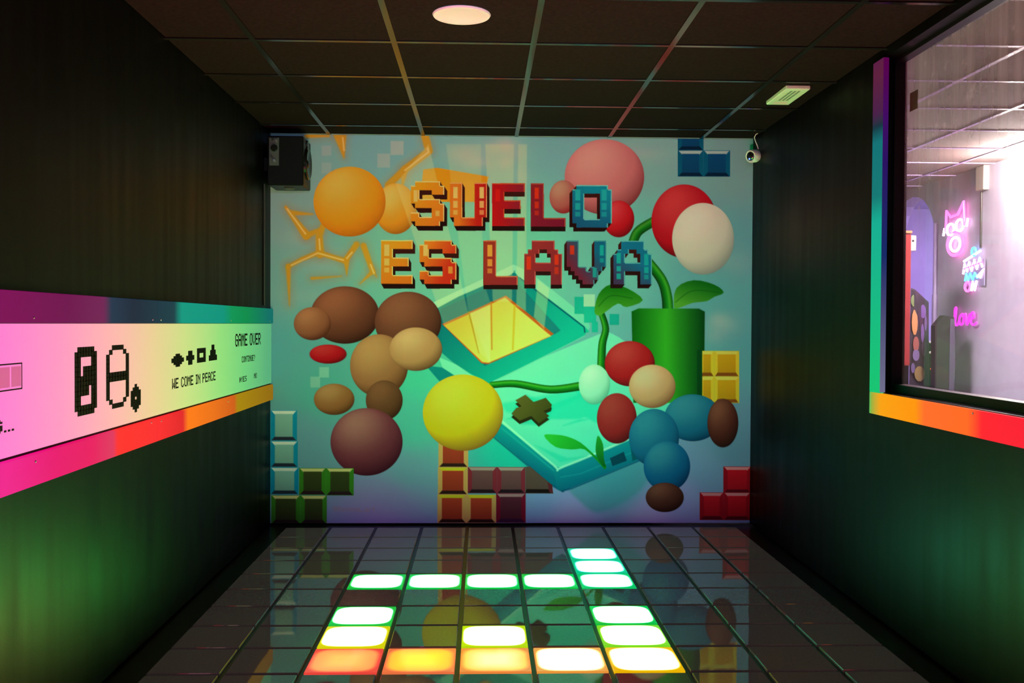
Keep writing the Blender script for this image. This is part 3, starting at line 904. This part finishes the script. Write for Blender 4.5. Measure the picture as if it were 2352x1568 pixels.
# ------------------------------------------------------------------ coloured light bands, left wall
def screw(b_parent, p, axis):
    MB().lathe([(.0001, .003), (.0032, .0026), (.0042, .001), (.0044, 0)][::-1], p, axis, 10).build('screw', M['steel'], b_parent)
up_m = ramp_light('upper_band_light', 'Y', [(1.2, (140, 0, 100)), (2.77, (122, 0, 84)), (3.2, (108, 4, 78)), (3.50, (112, 28, 84)), (3.57, (24, 52, 76)), (3.8, (16, 36, 58)), (4.30, (18, 58, 72)),
                                            (4.40, (0, 150, 128)), (5.1, (0, 146, 124)), (5.28, (0, 146, 84)), (5.6, (0, 138, 74)), (6.2, (12, 108, 100))], BAND_E, (.008, .008, .008))
lo_m = ramp_light('lower_band_light', 'Y', [(1.2, (236, 40, 170)), (2.77, (240, 24, 142)), (3.1, (232, 0, 110)), (3.4, (232, 10, 96)), (3.59, (222, 52, 96)), (3.63, (255, 44, 44)), (4.1, (250, 36, 46)), (4.42, (226, 24, 40)),
                                            (4.50, (255, 122, 20)), (4.9, (236, 112, 22)), (5.33, (206, 90, 22)), (5.40, (168, 132, 6)), (6.2, (146, 106, 8))], BAND_E, (.008, .008, .008))
def lband(y0, y1, z0, z1, mat, label, scr):
    e = empty('light_band', (XL, (y0 + y1) / 2, z0), label, 'light band')
    MB().box(XL + .001, XL + .02, y0, y1, z0, z1, .0015).build('diffuser_cover', mat, e)
    for y, z in scr:
        screw(e, (XL + .0195, y, z), (1, 0, 0))
lband(4.079, D - .012, 1.288, 1.381, up_m, 'teal green light band above the white panel, beside the mural', [(4.12, 1.302), (5.26, 1.302), (6.22, 1.302)])
lband(1.2, 4.076, 1.288, 1.381, up_m, 'plum to navy light band above the white panel, nearer the viewer', [(2.962, 1.303), (4.018, 1.302)])
lband(4.079, D - .012, .80, .896, lo_m, 'orange to olive light band under the white panel, beside the mural', [(4.124, .878), (5.203, .874), (6.22, .874)])
lband(1.2, 4.076, .80, .896, lo_m, 'magenta to red light band under the white panel, nearer the viewer', [(2.97, .872), (4.0, .885)])

# ------------------------------------------------------------------ window, right wall
win = empty('window_1', (XR + .1, 3.1, OZ0), 'large dusty corridor window in a black frame', kind='structure')
GX = 1.862
fr = MB()
fr.box(XR + .06, GX + .012, OY0, OY1, OZ0, OZ0 + .036).box(XR + .06, GX + .012, OY0, OY1, OZ1 - .012, OZ1)
fr.box(XR + .06, GX + .012, OY1 - .012, OY1, OZ0 + .036, OZ1 - .012).box(XR + .06, GX + .012, OY0, OY0 + .03, OZ0 + .036, OZ1 - .012)
fr.build('window_frame', M['black_plastic'], win)
gm = bpy.data.materials.new('dusty_glass')
gm.use_nodes = True
nt = gm.node_tree
nt.nodes.clear()
out = nt.nodes.new('ShaderNodeOutputMaterial')
tr_ = nt.nodes.new('ShaderNodeBsdfTransparent'); tr_.inputs[0].default_value = (.93, .92, .94, 1)
gls = nt.nodes.new('ShaderNodeBsdfGlossy'); gls.inputs['Roughness'].default_value = .03
fre = nt.nodes.new('ShaderNodeFresnel'); fre.inputs['IOR'].default_value = 1.35
mx1 = nt.nodes.new('ShaderNodeMixShader')
nt.links.new(fre.outputs[0], mx1.inputs[0]); nt.links.new(tr_.outputs[0], mx1.inputs[1]); nt.links.new(gls.outputs[0], mx1.inputs[2])
dif = nt.nodes.new('ShaderNodeBsdfDiffuse'); dif.inputs[0].default_value = (.7, .66, .62, 1)
trl = nt.nodes.new('ShaderNodeBsdfTranslucent'); trl.inputs[0].default_value = (.9, .74, .70, 1)
mxd = nt.nodes.new('ShaderNodeMixShader'); mxd.inputs[0].default_value = .75
nt.links.new(dif.outputs[0], mxd.inputs[1]); nt.links.new(trl.outputs[0], mxd.inputs[2])
ge = nt.nodes.new('ShaderNodeNewGeometry')
def nz(scale, stretch, detail, lo, hi, a, b_):
    mp = nt.nodes.new('ShaderNodeMapping'); mp.inputs['Scale'].default_value = stretch
    nt.links.new(ge.outputs['Position'], mp.inputs[0])
    n = nt.nodes.new('ShaderNodeTexNoise'); n.inputs['Scale'].default_value = scale; n.inputs['Detail'].default_value = detail
    nt.links.new(mp.outputs[0], n.inputs['Vector'])
    mr = nt.nodes.new('ShaderNodeMapRange'); mr.inputs['From Min'].default_value = lo; mr.inputs['From Max'].default_value = hi
    mr.inputs['To Min'].default_value = a; mr.inputs['To Max'].default_value = b_
    nt.links.new(n.outputs['Fac'], mr.inputs['Value'])
    return mr.outputs[0]
streak = nz(10, (1, 2.2, .12), 6, .28, .78, .16, .42)       # wiped vertical streaks
spots = nz(14, (1, 1, 1), 8, .60, .72, 0, .16)         # dried splashes
spz = nt.nodes.new('ShaderNodeSeparateXYZ'); nt.links.new(ge.outputs['Position'], spz.inputs[0])
hz = nt.nodes.new('ShaderNodeMapRange')                # the upper part was never wiped
hz.inputs['From Min'].default_value = 1.35; hz.inputs['From Max'].default_value = 2.2; hz.inputs['To Min'].default_value = .12; hz.inputs['To Max'].default_value = 1.0
nt.links.new(spz.outputs[2], hz.inputs['Value'])
def mth(op, a, b_):
    n = nt.nodes.new('ShaderNodeMath'); n.operation = op; n.use_clamp = True
    for i, q in enumerate((a, b_)):
        if isinstance(q, (int, float)): n.inputs[i].default_value = q
        else: nt.links.new(q, n.inputs[i])
    return n.outputs[0]
dust = mth('ADD', mth('MULTIPLY', mth('ADD', streak, spots), hz.outputs[0]), .05)
mx2 = nt.nodes.new('ShaderNodeMixShader')
nt.links.new(dust, mx2.inputs[0]); nt.links.new(mx1.outputs[0], mx2.inputs[1]); nt.links.new(mxd.outputs[0], mx2.inputs[2])
nt.links.new(mx2.outputs[0], out.inputs[0])
pane = MB().add([(GX, OY0 + .03, OZ0 + .036), (GX, OY1 - .012, OZ0 + .036), (GX, OY1 - .012, OZ1 - .012), (GX, OY0 + .03, OZ1 - .012)], [(0, 3, 2, 1)]).build('pane', gm, win)
stk = MB().box(GX - .002, GX - .0005, 4.15, 4.225, 2.225, 2.305).build('sticker', principled('sticker_brown', (.05, .035, .03), .5))
tag(stk, 'small dark square sticker on the window glass, top left', 'sticker')

vb_m = ramp_light('window_band_upright', 'Z', [(.9, (0, 196, 108)), (1.2, (0, 190, 122)), (1.75, (0, 172, 148)), (1.86, (0, 120, 116)), (2.1, (0, 112, 118)), (2.17, (8, 46, 62)), (2.23, (72, 24, 72)), (2.4, (92, 26, 60)), (2.46, (88, 22, 66))], BAND_E, (.008, .008, .008))
hb_m = ramp_light('window_band_sill', 'Y', [(1.6, (236, 0, 90)), (3.0, (250, 18, 50)), (3.34, (255, 26, 44)), (3.44, (255, 104, 32)), (3.78, (255, 108, 40)), (3.86, (255, 148, 0)), (4.2, (250, 160, 10)), (4.30, (150, 176, 60)), (4.33, (40, 196, 100))], BAND_E, (.008, .008, .008))
e = empty('light_band', (XR, 4.27, .9), 'upright teal to plum light band left of the corridor window', 'light band')
MB().box(XR - .02, XR - .001, 4.215, 4.325, .998, 2.458, .0015).build('diffuser_cover', vb_m, e)
sd_m = ramp_light('band_side_light', 'Z', [(1.0, (110, 110, 140)), (1.4, (60, 64, 110)), (1.6, (6, 40, 100)), (2.0, (36, 14, 96)), (2.2, (60, 8, 96)), (2.45, (84, 0, 70))], BAND_E, (.008, .008, .008))
MB().box(XR - .019, XR + .004, 4.212, 4.2149, 1.002, 2.456).build('side_strip', sd_m, e)
e = empty('light_band', (XR, 3.0, .9), 'orange to red light band below the corridor window', 'light band')
MB().box(XR - .02, XR - .001, 1.6, 4.325, .902, .9975, .0015).build('diffuser_cover', hb_m, e)
for y in (3.40, 2.4):
    screw(e, (XR - .0195, y, .985), (-1, 0, 0))

# ------------------------------------------------------------------ ceiling fittings
e = empty('ceiling_downlight', (-.085, 3.856, H - .006), 'round white flush downlight on the black ceiling', 'downlight')
MB().lathe([(.090, 0), (.112, 0), (.114, -.003), (.110, -.009), (.092, -.010), (.090, -.009)], (-.085, 3.856, H), (0, 0, 1), 48).build('trim_ring', M['aged_plastic'], e)
MB().lathe([(.090, 0), (.090, -.0085), (.0001, -.0085)], (-.085, 3.856, H), (0, 0, 1), 48).build('diffuser', M['aged_plastic'], e)
e = empty('emergency_light', (1.59, 5.08, H - .03), 'white rectangular emergency light on the ceiling near the security camera', 'light')
MB().box(1.528, 1.652, 4.905, 5.257, H - .022, H, .004).build('housing', principled('emergency_housing', (.55, .60, .5), .45), e)
for c in range(3):
    for k in range(12):
        x = 1.562 + c * .020
        MB().box(x, x + .011, 4.945 + k * .018, 4.955 + k * .018, H - .0226, H - .0218).build('slot', M['rubber'], e)
MB().box(1.556, 1.625, 5.185, 5.235, H - .0228, H - .0218).build('button_plate', principled('pale_pink_plastic', (.72, .5, .5), .4), e)

# spotlights added unseen behind the viewer to brighten the mural
for x, lab in ((-.45, 'added black ceiling spotlight behind the viewer, left of the pair'), (.85, 'added black ceiling spotlight behind the viewer, right of the pair')):
    p = Vector((x, 1.1, H - .14))
    tgt = Vector((.2 + (x - .2) * .25, D, 1.42))
    ax = (tgt - p).normalized()
    e = empty('added_spotlight', (x, 1.1, H - .2), lab, 'spotlight', 'added spotlights behind the viewer')
    MB().lathe([(.02, -.07), (.042, -.06), (.046, .03), (.044, .034), (.040, .01), (.0001, .009)], p, ax, 24).build('spot_head', M['black_plastic'], e)
    MB().tube([(x, 1.1, H), (x, 1.1, H - .09)], .01, 10).build('stem', M['black_plastic'], e)
    ld = bpy.data.lights.new('added_spot_lamp', 'SPOT')
    ld.energy = SPOT_W; ld.color = SPOT_RGB
    ld.spot_size = math.radians(48); ld.spot_blend = 0.5; ld.shadow_soft_size = .04
    lo_ = bpy.data.objects.new('added_spot_lamp', ld)
    COL.objects.link(lo_)
    lo_.parent = e
    lo_.location = p + ax * .04 - Vector((x, 1.1, H - .2))
    lo_.rotation_euler = ax.to_track_quat('-Z', 'Y').to_euler()

# ------------------------------------------------------------------ loudspeaker in the corner
sx0, sx1, sy0, sy1, sz0, sz1 = -1.318, -1.098, 6.05, 6.30, 2.134, 2.436
e = empty('loudspeaker', ((sx0 + sx1) / 2, (sy0 + sy1) / 2, sz0), 'black loudspeaker hung in the ceiling corner over the mural', 'loudspeaker')
MB().box(sx0, sx1, sy0, sy1, sz0, sz1, .006).build('cabinet', M['black_plastic'], e)
pl = MB().box(sx0 + .012, sx0 + .072, sy0 - .004, sy0 + .002, sz0 + .12, sz1 - .012, .0015).build('connector_plate', M['plate'], e)
def on_plate(r, x, z, mat, name, h=.012):
    MB().lathe([(r, 0), (r, h * .7), (r * .8, h), (.0001, h)], (sx0 + x, sy0 - .004, sz0 + z), (0, -1, 0), 20).build(name, mat, pl)
on_plate(.021, .044, .225, M['black_gloss'], 'volume_knob', .016)
on_plate(.007, .034, .278, M['rubber'], 'socket')
on_plate(.007, .056, .272, M['steel'], 'socket')
on_plate(.006, .028, .172, M['rubber'], 'switch')
on_plate(.009, .044, .150, M['steel'], 'socket')
wf = MB().lathe([(.098, 0), (.098, .010), (.090, .016), (.082, .012), (.05, .004), (.03, .002), (.022, .012), (.0001, .018)], (sx1 - .001, (sy0 + sy1) / 2, sz0 + .15), (1, 0, 0), 40).build('woofer', M['black_gloss'], e)
MB().lathe([(.026, 0), (.026, .008), (.012, .006), (.0001, .010)], (sx1 - .001, (sy0 + sy1) / 2, sz0 + .272), (1, 0, 0), 28).build('tweeter', M['black_gloss'], e)
MB().lathe([(.034, 0), (.034, .006), (.02, .010), (.0001, .010)], ((sx0 + sx1) / 2, (sy0 + sy1) / 2, sz0 + .001), (0, 0, -1), 28).build('mounting_disc', M['plate'], e)
MB().box(sx0 - .036, sx0 + .001, sy0 + .08, sy1 - .08, sz0 + .1, sz0 + .18).build('wall_bracket', M['black_plastic'], e)
cb = MB().tube([(XL + .006, 6.12, 2.15), (XL + .007, 6.12, 1.95), (XL + .006, 6.12, 1.75), (XL + .006, 6.12, 1.40)], .006, 8).build('cable_conduit', M['rubber'])
tag(cb, 'thin black cable conduit running down the left wall below the loudspeaker', 'cable')

# ------------------------------------------------------------------ security camera
ctr = Vector((1.712, 6.16, 2.362))
ax = Vector((-.80, -.58, -.16)).normalized()
e = empty('security_camera', tuple(ctr), 'small white security camera with black lens on the right wall', 'camera')
MB().lathe([(.024, -.040), (.036, -.034), (.041, -.02), (.041, .022), (.037, .030), (.034, .030), (.033, .026), (.0001, .026)], ctr, ax, 32).build('camera_body', M['white_plastic'], e)
ln = MB().lathe([(.028, .024), (.028, .030), (.022, .036), (.0001, .040)], ctr, ax, 28).build('lens', M['black_gloss'], e)
MB().lathe([(.0045, .036), (.0045, .0395), (.0001, .040)], ctr + Vector((0, 0, -.016)) + ax * .0, ax, 12).build('indicator', emissive('blue_led', (.05, .1, 1.0), 8.0), ln)
MB().tube([ctr - ax * .038, (XR, 6.193, 2.371)], .014, 10).build('mount_arm', M['white_plastic'], e)
MB().lathe([(.026, 0), (.026, .008), (.0001, .008)], (XR, 6.195, 2.37), (-1, 0, 0), 20).build('mount_base', M['white_plastic'], e)
MB().tube([(1.741, 6.15, 2.405), (1.735, 6.15, 2.425), (1.722, 6.15, 2.455), (1.716, 6.15, 2.478), (1.724, 6.15, 2.496), (1.736, 6.15, 2.5035)], .0028, 8).build('cord', M['white_plastic'], e)

# ------------------------------------------------------------------ corridor behind the window
CX0, CX1, CY0, CY1 = XR + WT, 3.8, 1.4, 10.2
tag(MB().box(CX0, 5.4, CY0, CY1, -.12, 0).build('floor_corridor', M['grey']), 'grey corridor floor', kind='structure')
grid_ceiling('ceiling_corridor', CX0, CX1, CY0, CY1, [2.34, 2.94, 3.54], [1.77 + .6 * k for k in range(14)], M['corr_tile'], M['corr_rail'], 'brown tiled corridor ceiling with pale rails')
AY0, AY1, AZ = 8.10, 9.0, 1.98                           # arched opening in the far side wall
wc = MB().box(CX1, CX1 + .12, CY0, AY0, 0, H + .1).box(CX1, CX1 + .12, AY1, CY1, 0, H + .1)
arc = [(CX1, AY0, H + .1), (CX1, AY0, AZ)]
for k in range(13):
    a = math.pi - math.pi * k / 12
    arc.append((CX1, (AY0 + AY1) / 2 + math.cos(a) * .45, AZ + math.sin(a) * .45))
arc += [(CX1, AY1, AZ), (CX1, AY1, H + .1)]
for k in range(12):                                       # wall above the arch, in upright strips
    p, q = arc[2 + k], arc[3 + k]
    wc.prism([(CX1, p[1], p[2]), (CX1, q[1], q[2]), (CX1, q[1], H + .1), (CX1, p[1], H + .1)], (.12, 0, 0))
tag(wc.build('wall_corridor', M['lavender']), 'lavender corridor wall with an arched opening', kind='structure')
tag(MB().box(CX0, 5.4, CY1, CY1 + .1, 0, H + .1).build('wall_corridor_end', M['lavender']), 'far end wall of the corridor', kind='structure')
tag(MB().box(CX0, CX1 + .12, CY0 - .1, CY0, 0, H + .1).build('wall_corridor_front', M['lavender']), 'near end wall of the corridor', kind='structure')
tag(MB().box(5.3, 5.4, 7.2, CY1, 0, H + .1).box(CX1 + .12, 5.3, 7.2, 7.3, 0, H + .1).box(CX1 + .12, 5.4, 7.2, CY1, H + .02, H + .1).build('wall_alcove', M['violet']), 'violet alcove walls beyond the arch', kind='structure')

def at(px, py, Y):
    """room point behind that image pixel at depth Y (used only to place things in the corridor)"""
    d = r2 * ((px - 1176) / F) + u2 * (-(py - 784) / F) + fw  # ray from the camera through the given image pixel
    return Vector((0, 0, EYE)) + d * (Y / d.y)

# globe lamp
lp = Vector((3.69, 6.62, 2.40))
e = empty('wall_lamp', tuple(lp), 'bright white globe lamp high on the corridor wall', 'lamp')
MB().lathe([(.0001, -.09)] + [(.09 * math.sin(math.pi * k / 12), -.09 * math.cos(math.pi * k / 12)) for k in range(1, 12)] + [(.0001, .09)], lp, (0, 0, 1), 24).build('globe', emissive('lamp_globe', (1, .88, .80), LAMP_E), e)
MB().tube([lp + Vector((.08, 0, 0)), (CX1, lp.y, lp.z)], .015, 8).build('lamp_arm', M['white_plastic'], e)

# neon signs
def neon(name, rgb, s):
    return emissive(name, rgb, s * NEON_E)
NP, NWH, NB, NM = neon('neon_pink', (1.0, .08, .60), 5), neon('neon_white', (1.0, .72, 1.0), 4.5), neon('neon_blue', (.06, .50, 1.0), 4), neon('neon_magenta', (1.0, .02, .72), 1.6)
NX_ = CX1 - .03
def nt_(pts, r, mat, parent, name, closed=False):
    """tube drawn on the wall: (along wall towards the viewer, up)"""
    return MB().tube([(NX_, y, z) for y, z in pts], r, 8, closed).build(name, mat, parent)
def oval(cy, cz, ry, rz, a0=0, a1=360, n=24):
    return [(cy - ry * math.cos(math.radians(a0 + (a1 - a0) * k / n)), cz + rz * math.sin(math.radians(a0 + (a1 - a0) * k / n))) for k in range(n + 1)]
e = empty('neon_sign', (NX_, 7.70, 1.86), 'pink and white neon outline of a round shape with two pointed tips', 'neon sign')
nt_([(7.86, 2.06), (7.85, 2.23), (7.78, 2.17), (7.66, 2.18), (7.57, 2.27), (7.55, 2.08)], .0105, NP, e, 'tip_tube')
nt_(oval(7.70, 1.95, .13, .095)[:-1], .0105, NP, e, 'lower_loop', True)
nt_(oval(7.70, 1.945, .08, .055)[:-1], .0105, NWH, e, 'inner_loop', True)
nt_(oval(7.78, 2.07, .06, .045)[:-1], .0105, NWH, e, 'ring_tube', True)
nt_(oval(7.63, 2.09, .06, .045)[:-1], .0105, NWH, e, 'ring_tube', True)
nt_([(7.90, 2.03), (7.88, 2.09)], .0105, NWH, e, 'end_bar')
nt_([(7.52, 2.07), (7.50, 2.13)], .0105, NWH, e, 'end_bar')
e = empty('neon_sign', (NX_, 7.38, 1.56), 'white, blue and pink neon scribble hanging right of the tipped neon', 'neon sign')
MB().box(NX_ + .005, NX_ + .012, 7.25, 7.54, 1.60, 1.80).build('backing_board', principled('clear_backing', (.35, .3, .5), .2), e)
nt_([(7.55, 1.80), (7.30, 1.865)], .0095, NWH, e, 'top_bar')
nt_(oval(7.40, 1.865, .03, .03)[:-1], .0095, NB, e, 'blue_loop', True)
nt_([(7.56, 1.70), (7.54, 1.78), (7.50, 1.72), (7.47, 1.79), (7.43, 1.72), (7.39, 1.80), (7.35, 1.73), (7.31, 1.81), (7.27, 1.74)], .0095, NWH, e, 'white_squiggle')
nt_([(7.55, 1.74), (7.28, 1.775)], .0095, NP, e, 'pink_bar')
nt_([(7.53, 1.645), (7.51, 1.70), (7.48, 1.65), (7.45, 1.70), (7.41, 1.65), (7.38, 1.70), (7.34, 1.66)], .0095, NB, e, 'blue_squiggle')
nt_([(7.34, 1.67), (7.25, 1.72), (7.30, 1.66)], .0095, NWH, e, 'white_hook')
nt_(oval(7.49, 1.60, .04, .035)[:-1], .0095, NP, e, 'pink_loop', True)
nt_([(7.43, 1.565), (7.41, 1.635), (7.38, 1.57), (7.35, 1.64)], .0095, NWH, e, 'tail_squiggle')
ncb = MB().tube([(CX1 - .008, 7.34, 2.50), (CX1 - .008, 7.34, 1.89)], .008, 6).build('neon_cable', M['rubber'])
tag(ncb, 'black cable dropping from the corridor ceiling to the neon scribble', 'cable')
# the word love in script: one tube per letter
e = empty('neon_sign', (NX_, 7.51, 1.30), 'magenta neon word love in script on the corridor wall', 'neon sign')
def L(y, z): return (7.70 - y * .37, 1.295 + z * .14)
def sm2(p): return [tuple(q) for q in spline(p, False, 5)]
nt_(sm2([L(.04, .1), L(.10, .98), L(.03, .9), L(.06, .12), L(.16, .06), L(.22, .3)]), .009, NM, e, 'letter_l')
nt_(sm2([L(.34, .66), L(.24, .45), L(.27, .1), L(.38, .12), L(.42, .45), L(.34, .66), L(.48, .62)]), .009, NM, e, 'letter_o')
nt_(sm2([L(.48, .66), L(.52, .62), L(.56, .08), L(.62, .3), L(.68, .68)]), .009, NM, e, 'letter_v')
nt_(sm2([L(.72, .38), L(.86, .5), L(.84, .74), L(.74, .66), L(.73, .2), L(.84, .06), L(.97, .2)]), .009, NM, e, 'letter_e')

# pipe, arch-side fittings and furniture at the far end of the corridor
o = MB().tube([(CX1 - .02, 8.06, 0), (CX1 - .02, 8.06, 1.55), (CX1 - .02, 8.06, 1.56), (CX1 - .02, 8.06, 2.15)], [.022, .022, .016, .016], 10).build('wall_pipe', principled('violet_pipe', (.30, .24, .42), .4))
tag(o, 'violet pipe running up the corridor wall beside the arch', 'pipe')
o = MB().box(CX1 - .045, CX1, 7.24, 7.36, 2.32, 2.503, .004).build('cable_duct', principled('beige_duct', (.5, .42, .36), .5))
tag(o, 'beige cable duct under the corridor ceiling above the neon cable', 'duct')

def panel_at(corners, Y, thick, name, mat, parent=None):
    pts = [at(x, y, yy) for (x, y), yy in zip(corners, Y)]
    n = (pts[1] - pts[0]).cross(pts[2] - pts[0]).normalized()
    if n.y < 0: n = -n
    return MB().prism(pts, n * thick).build(name, mat, parent)
# thin dark slab standing in for a tall shadow-like shape
slab_pts = [(2148, 748), (2168, 724), (2192, 729), (2196, 826), (2192, 840), (2190, 1010), (2146, 1010)]
ps = [at(x, y, 7.3) for x, y in slab_pts]
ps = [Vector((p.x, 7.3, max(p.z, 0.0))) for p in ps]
cen = sum(ps, Vector()) / len(ps)
e = empty('cabinet', (cen.x, 7.4, 0), 'tall dark grey shadow-like slab with a slanted top below the neon word', 'cabinet')
MB().prism(ps, (0, .07, 0)).build('shadow_slab', principled('dark_slab', (.035, .027, .032), .7, spec=.1), e)
a1, a2 = at(2186, 729, 7.3), at(2198, 1010, 7.3)
MB().prism([Vector((ps[2].x - .035, 7.298, ps[2].z - .01)), Vector((ps[2].x - .002, 7.298, ps[2].z - .01)), Vector((ps[2].x + .008, 7.298, ps[3].z)), Vector((ps[2].x - .02, 7.298, 0)), Vector((ps[2].x - .04, 7.298, 0))], (0, -.006, 0)).build('edge_trim', principled('violet_trim', (.10, .07, .13), .4), e)
# small black box with red lamp
p0, p1 = at(2136, 785, 7.6), at(2152, 880, 7.6)
e = empty('speaker_box', ((p0.x + p1.x) / 2, 7.7, 0), 'narrow black floor speaker with a red light beside the poster board', 'speaker')
MB().box(p0.x, p1.x, 7.6, 7.8, 0, p0.z, .004).build('box_body', M['black_plastic'], e)
q = at(2139, 847, 7.6)
MB().lathe([(.008, 0), (.008, .004), (.0001, .006)], (q.x, 7.6, q.z), (0, -1, 0), 12).build('red_indicator', emissive('red_led', (1, .08, .02), 6), e)
for yy in (785, 809):
    q = at(2136, yy, 7.6)
    MB().lathe([(.010, 0), (.010, .004), (.0001, .006)], (q.x + .002, 7.6, q.z), (0, -1, 0), 12).build('bolt_head', M['white_plastic'], e)
# poster board with plain colour patches
pb = [(2092, 664), (2102, 668), (2133, 697), (2133, 892), (2088, 890)]
YP = [7.35, 7.36, 7.5, 7.5, 7.35]
e = empty('poster_board', tuple(at(2110, 892, 7.42)), 'dark poster board with purple and orange colour patches in the corridor', 'poster')
panel_at(pb, YP, .012, 'board', principled('poster_dark', (.045, .035, .055), .35), e)
for k, (cx, cy, rx, ry, c) in enumerate(((2099, 690, 7, 14, (.22, .32, .12)), (2101, 740, 7, 30, (.85, .40, .16)), (2104, 790, 7, 18, (.50, .16, .14)), (2120, 715, 7, 16, (.22, .12, .42)), (2119, 765, 4, 22, (.25, .14, .45)),
                                        (2104, 815, 8, 14, (.30, .22, .50)), (2122, 800, 6, 18, (.14, .10, .16)), (2112, 858, 12, 18, (.42, .30, .12)), (2126, 742, 3, 18, (.20, .12, .35)), (2097, 845, 5, 12, (.20, .15, .35)))):
    def yd(px): return 7.35 + (px - 2092) / 41 * .15
    pts = [at(cx + rx * math.cos(t * math.pi / 5), cy + ry * math.sin(t * math.pi / 5), yd(cx + rx * math.cos(t * math.pi / 5)) - .014) for t in range(10)]
    MB().prism(pts, (0, -.001, 0)).build('printed_patch', principled('patch_%d' % k, c, .4), e)
# red cabinet edge and white wall box
p0, p1 = at(2060, 536, 7.0), at(2090, 840, 7.0)
e = empty('arcade_cabinet', ((p0.x + p1.x) / 2, 7.07, 0), 'tall red cabinet at the left edge of the corridor window', 'cabinet')
MB().box(p0.x, p1.x, 7.0, 7.14, p1.z, p0.z, .006).build('red_side', principled('red_laminate', (.30, .03, .03), .35), e)
MB().box(p0.x, p1.x + .002, 6.99, 7.15, p0.z, p0.z + .02, .003).build('top_edge', principled('orange_edge', (.8, .22, .10), .4), e)
MB().box(p0.x, p1.x - .004, 7.01, 7.14, 0, p1.z).build('plinth', M['black_plastic'], e)
p0, p1 = at(2091, 540, 8.0), at(2105, 576, 8.0)
e = empty('wall_box', ((p0.x + p1.x) / 2, 8.05, p1.z), 'small white switch box next to the red cabinet', 'box')
MB().box(p0.x, p1.x, 8.0, 8.06, p1.z, p0.z, .006).build('box_cover', M['white_plastic'], e)
q = at(2097, 553, 8.0)
MB().box(q.x - .008, q.x + .008, 7.997, 8.001, q.z - .008, q.z + .008).build('switch_button', M['rubber'], e)
MB().box(p0.x + .02, p1.x - .02, 8.055, 8.115, p1.z + .02, p0.z - .02).build('back_bracket', M['white_plastic'], e)

# unseen violet strip light that brightens the alcove
e = empty('unseen_strip_light', (4.6, 8.5, H - .02), 'unseen violet strip light on the alcove ceiling', 'light')
MB().box(4.3, 4.9, 8.35, 8.65, H - .03, H + .019).build('strip_diffuser', emissive('violet_strip', (.62, .45, 1.0), 110.0), e)

# unseen LED panel added beside the partition wall to brighten the corridor
e = empty('added_corridor_lamp', (2.28, 6.27, H - .03), 'square LED ceiling panel added unseen in the corridor beside the partition wall', 'lamp')
MB().box(2.03, 2.31, 5.99, 6.55, H - .022, H - .007, .002).build('lamp_diffuser', emissive('added_panel_light', (1.0, .84, .96), 260.0), e)
fr = MB().box(2.01, 2.029, 5.97, 6.57, H - .026, H - .006).box(2.311, 2.33, 5.97, 6.57, H - .026, H - .006)
fr.box(2.029, 2.311, 5.97, 5.989, H - .026, H - .006).box(2.029, 2.311, 6.551, 6.57, H - .026, H - .006).build('lamp_frame', M['white_plastic'], e)
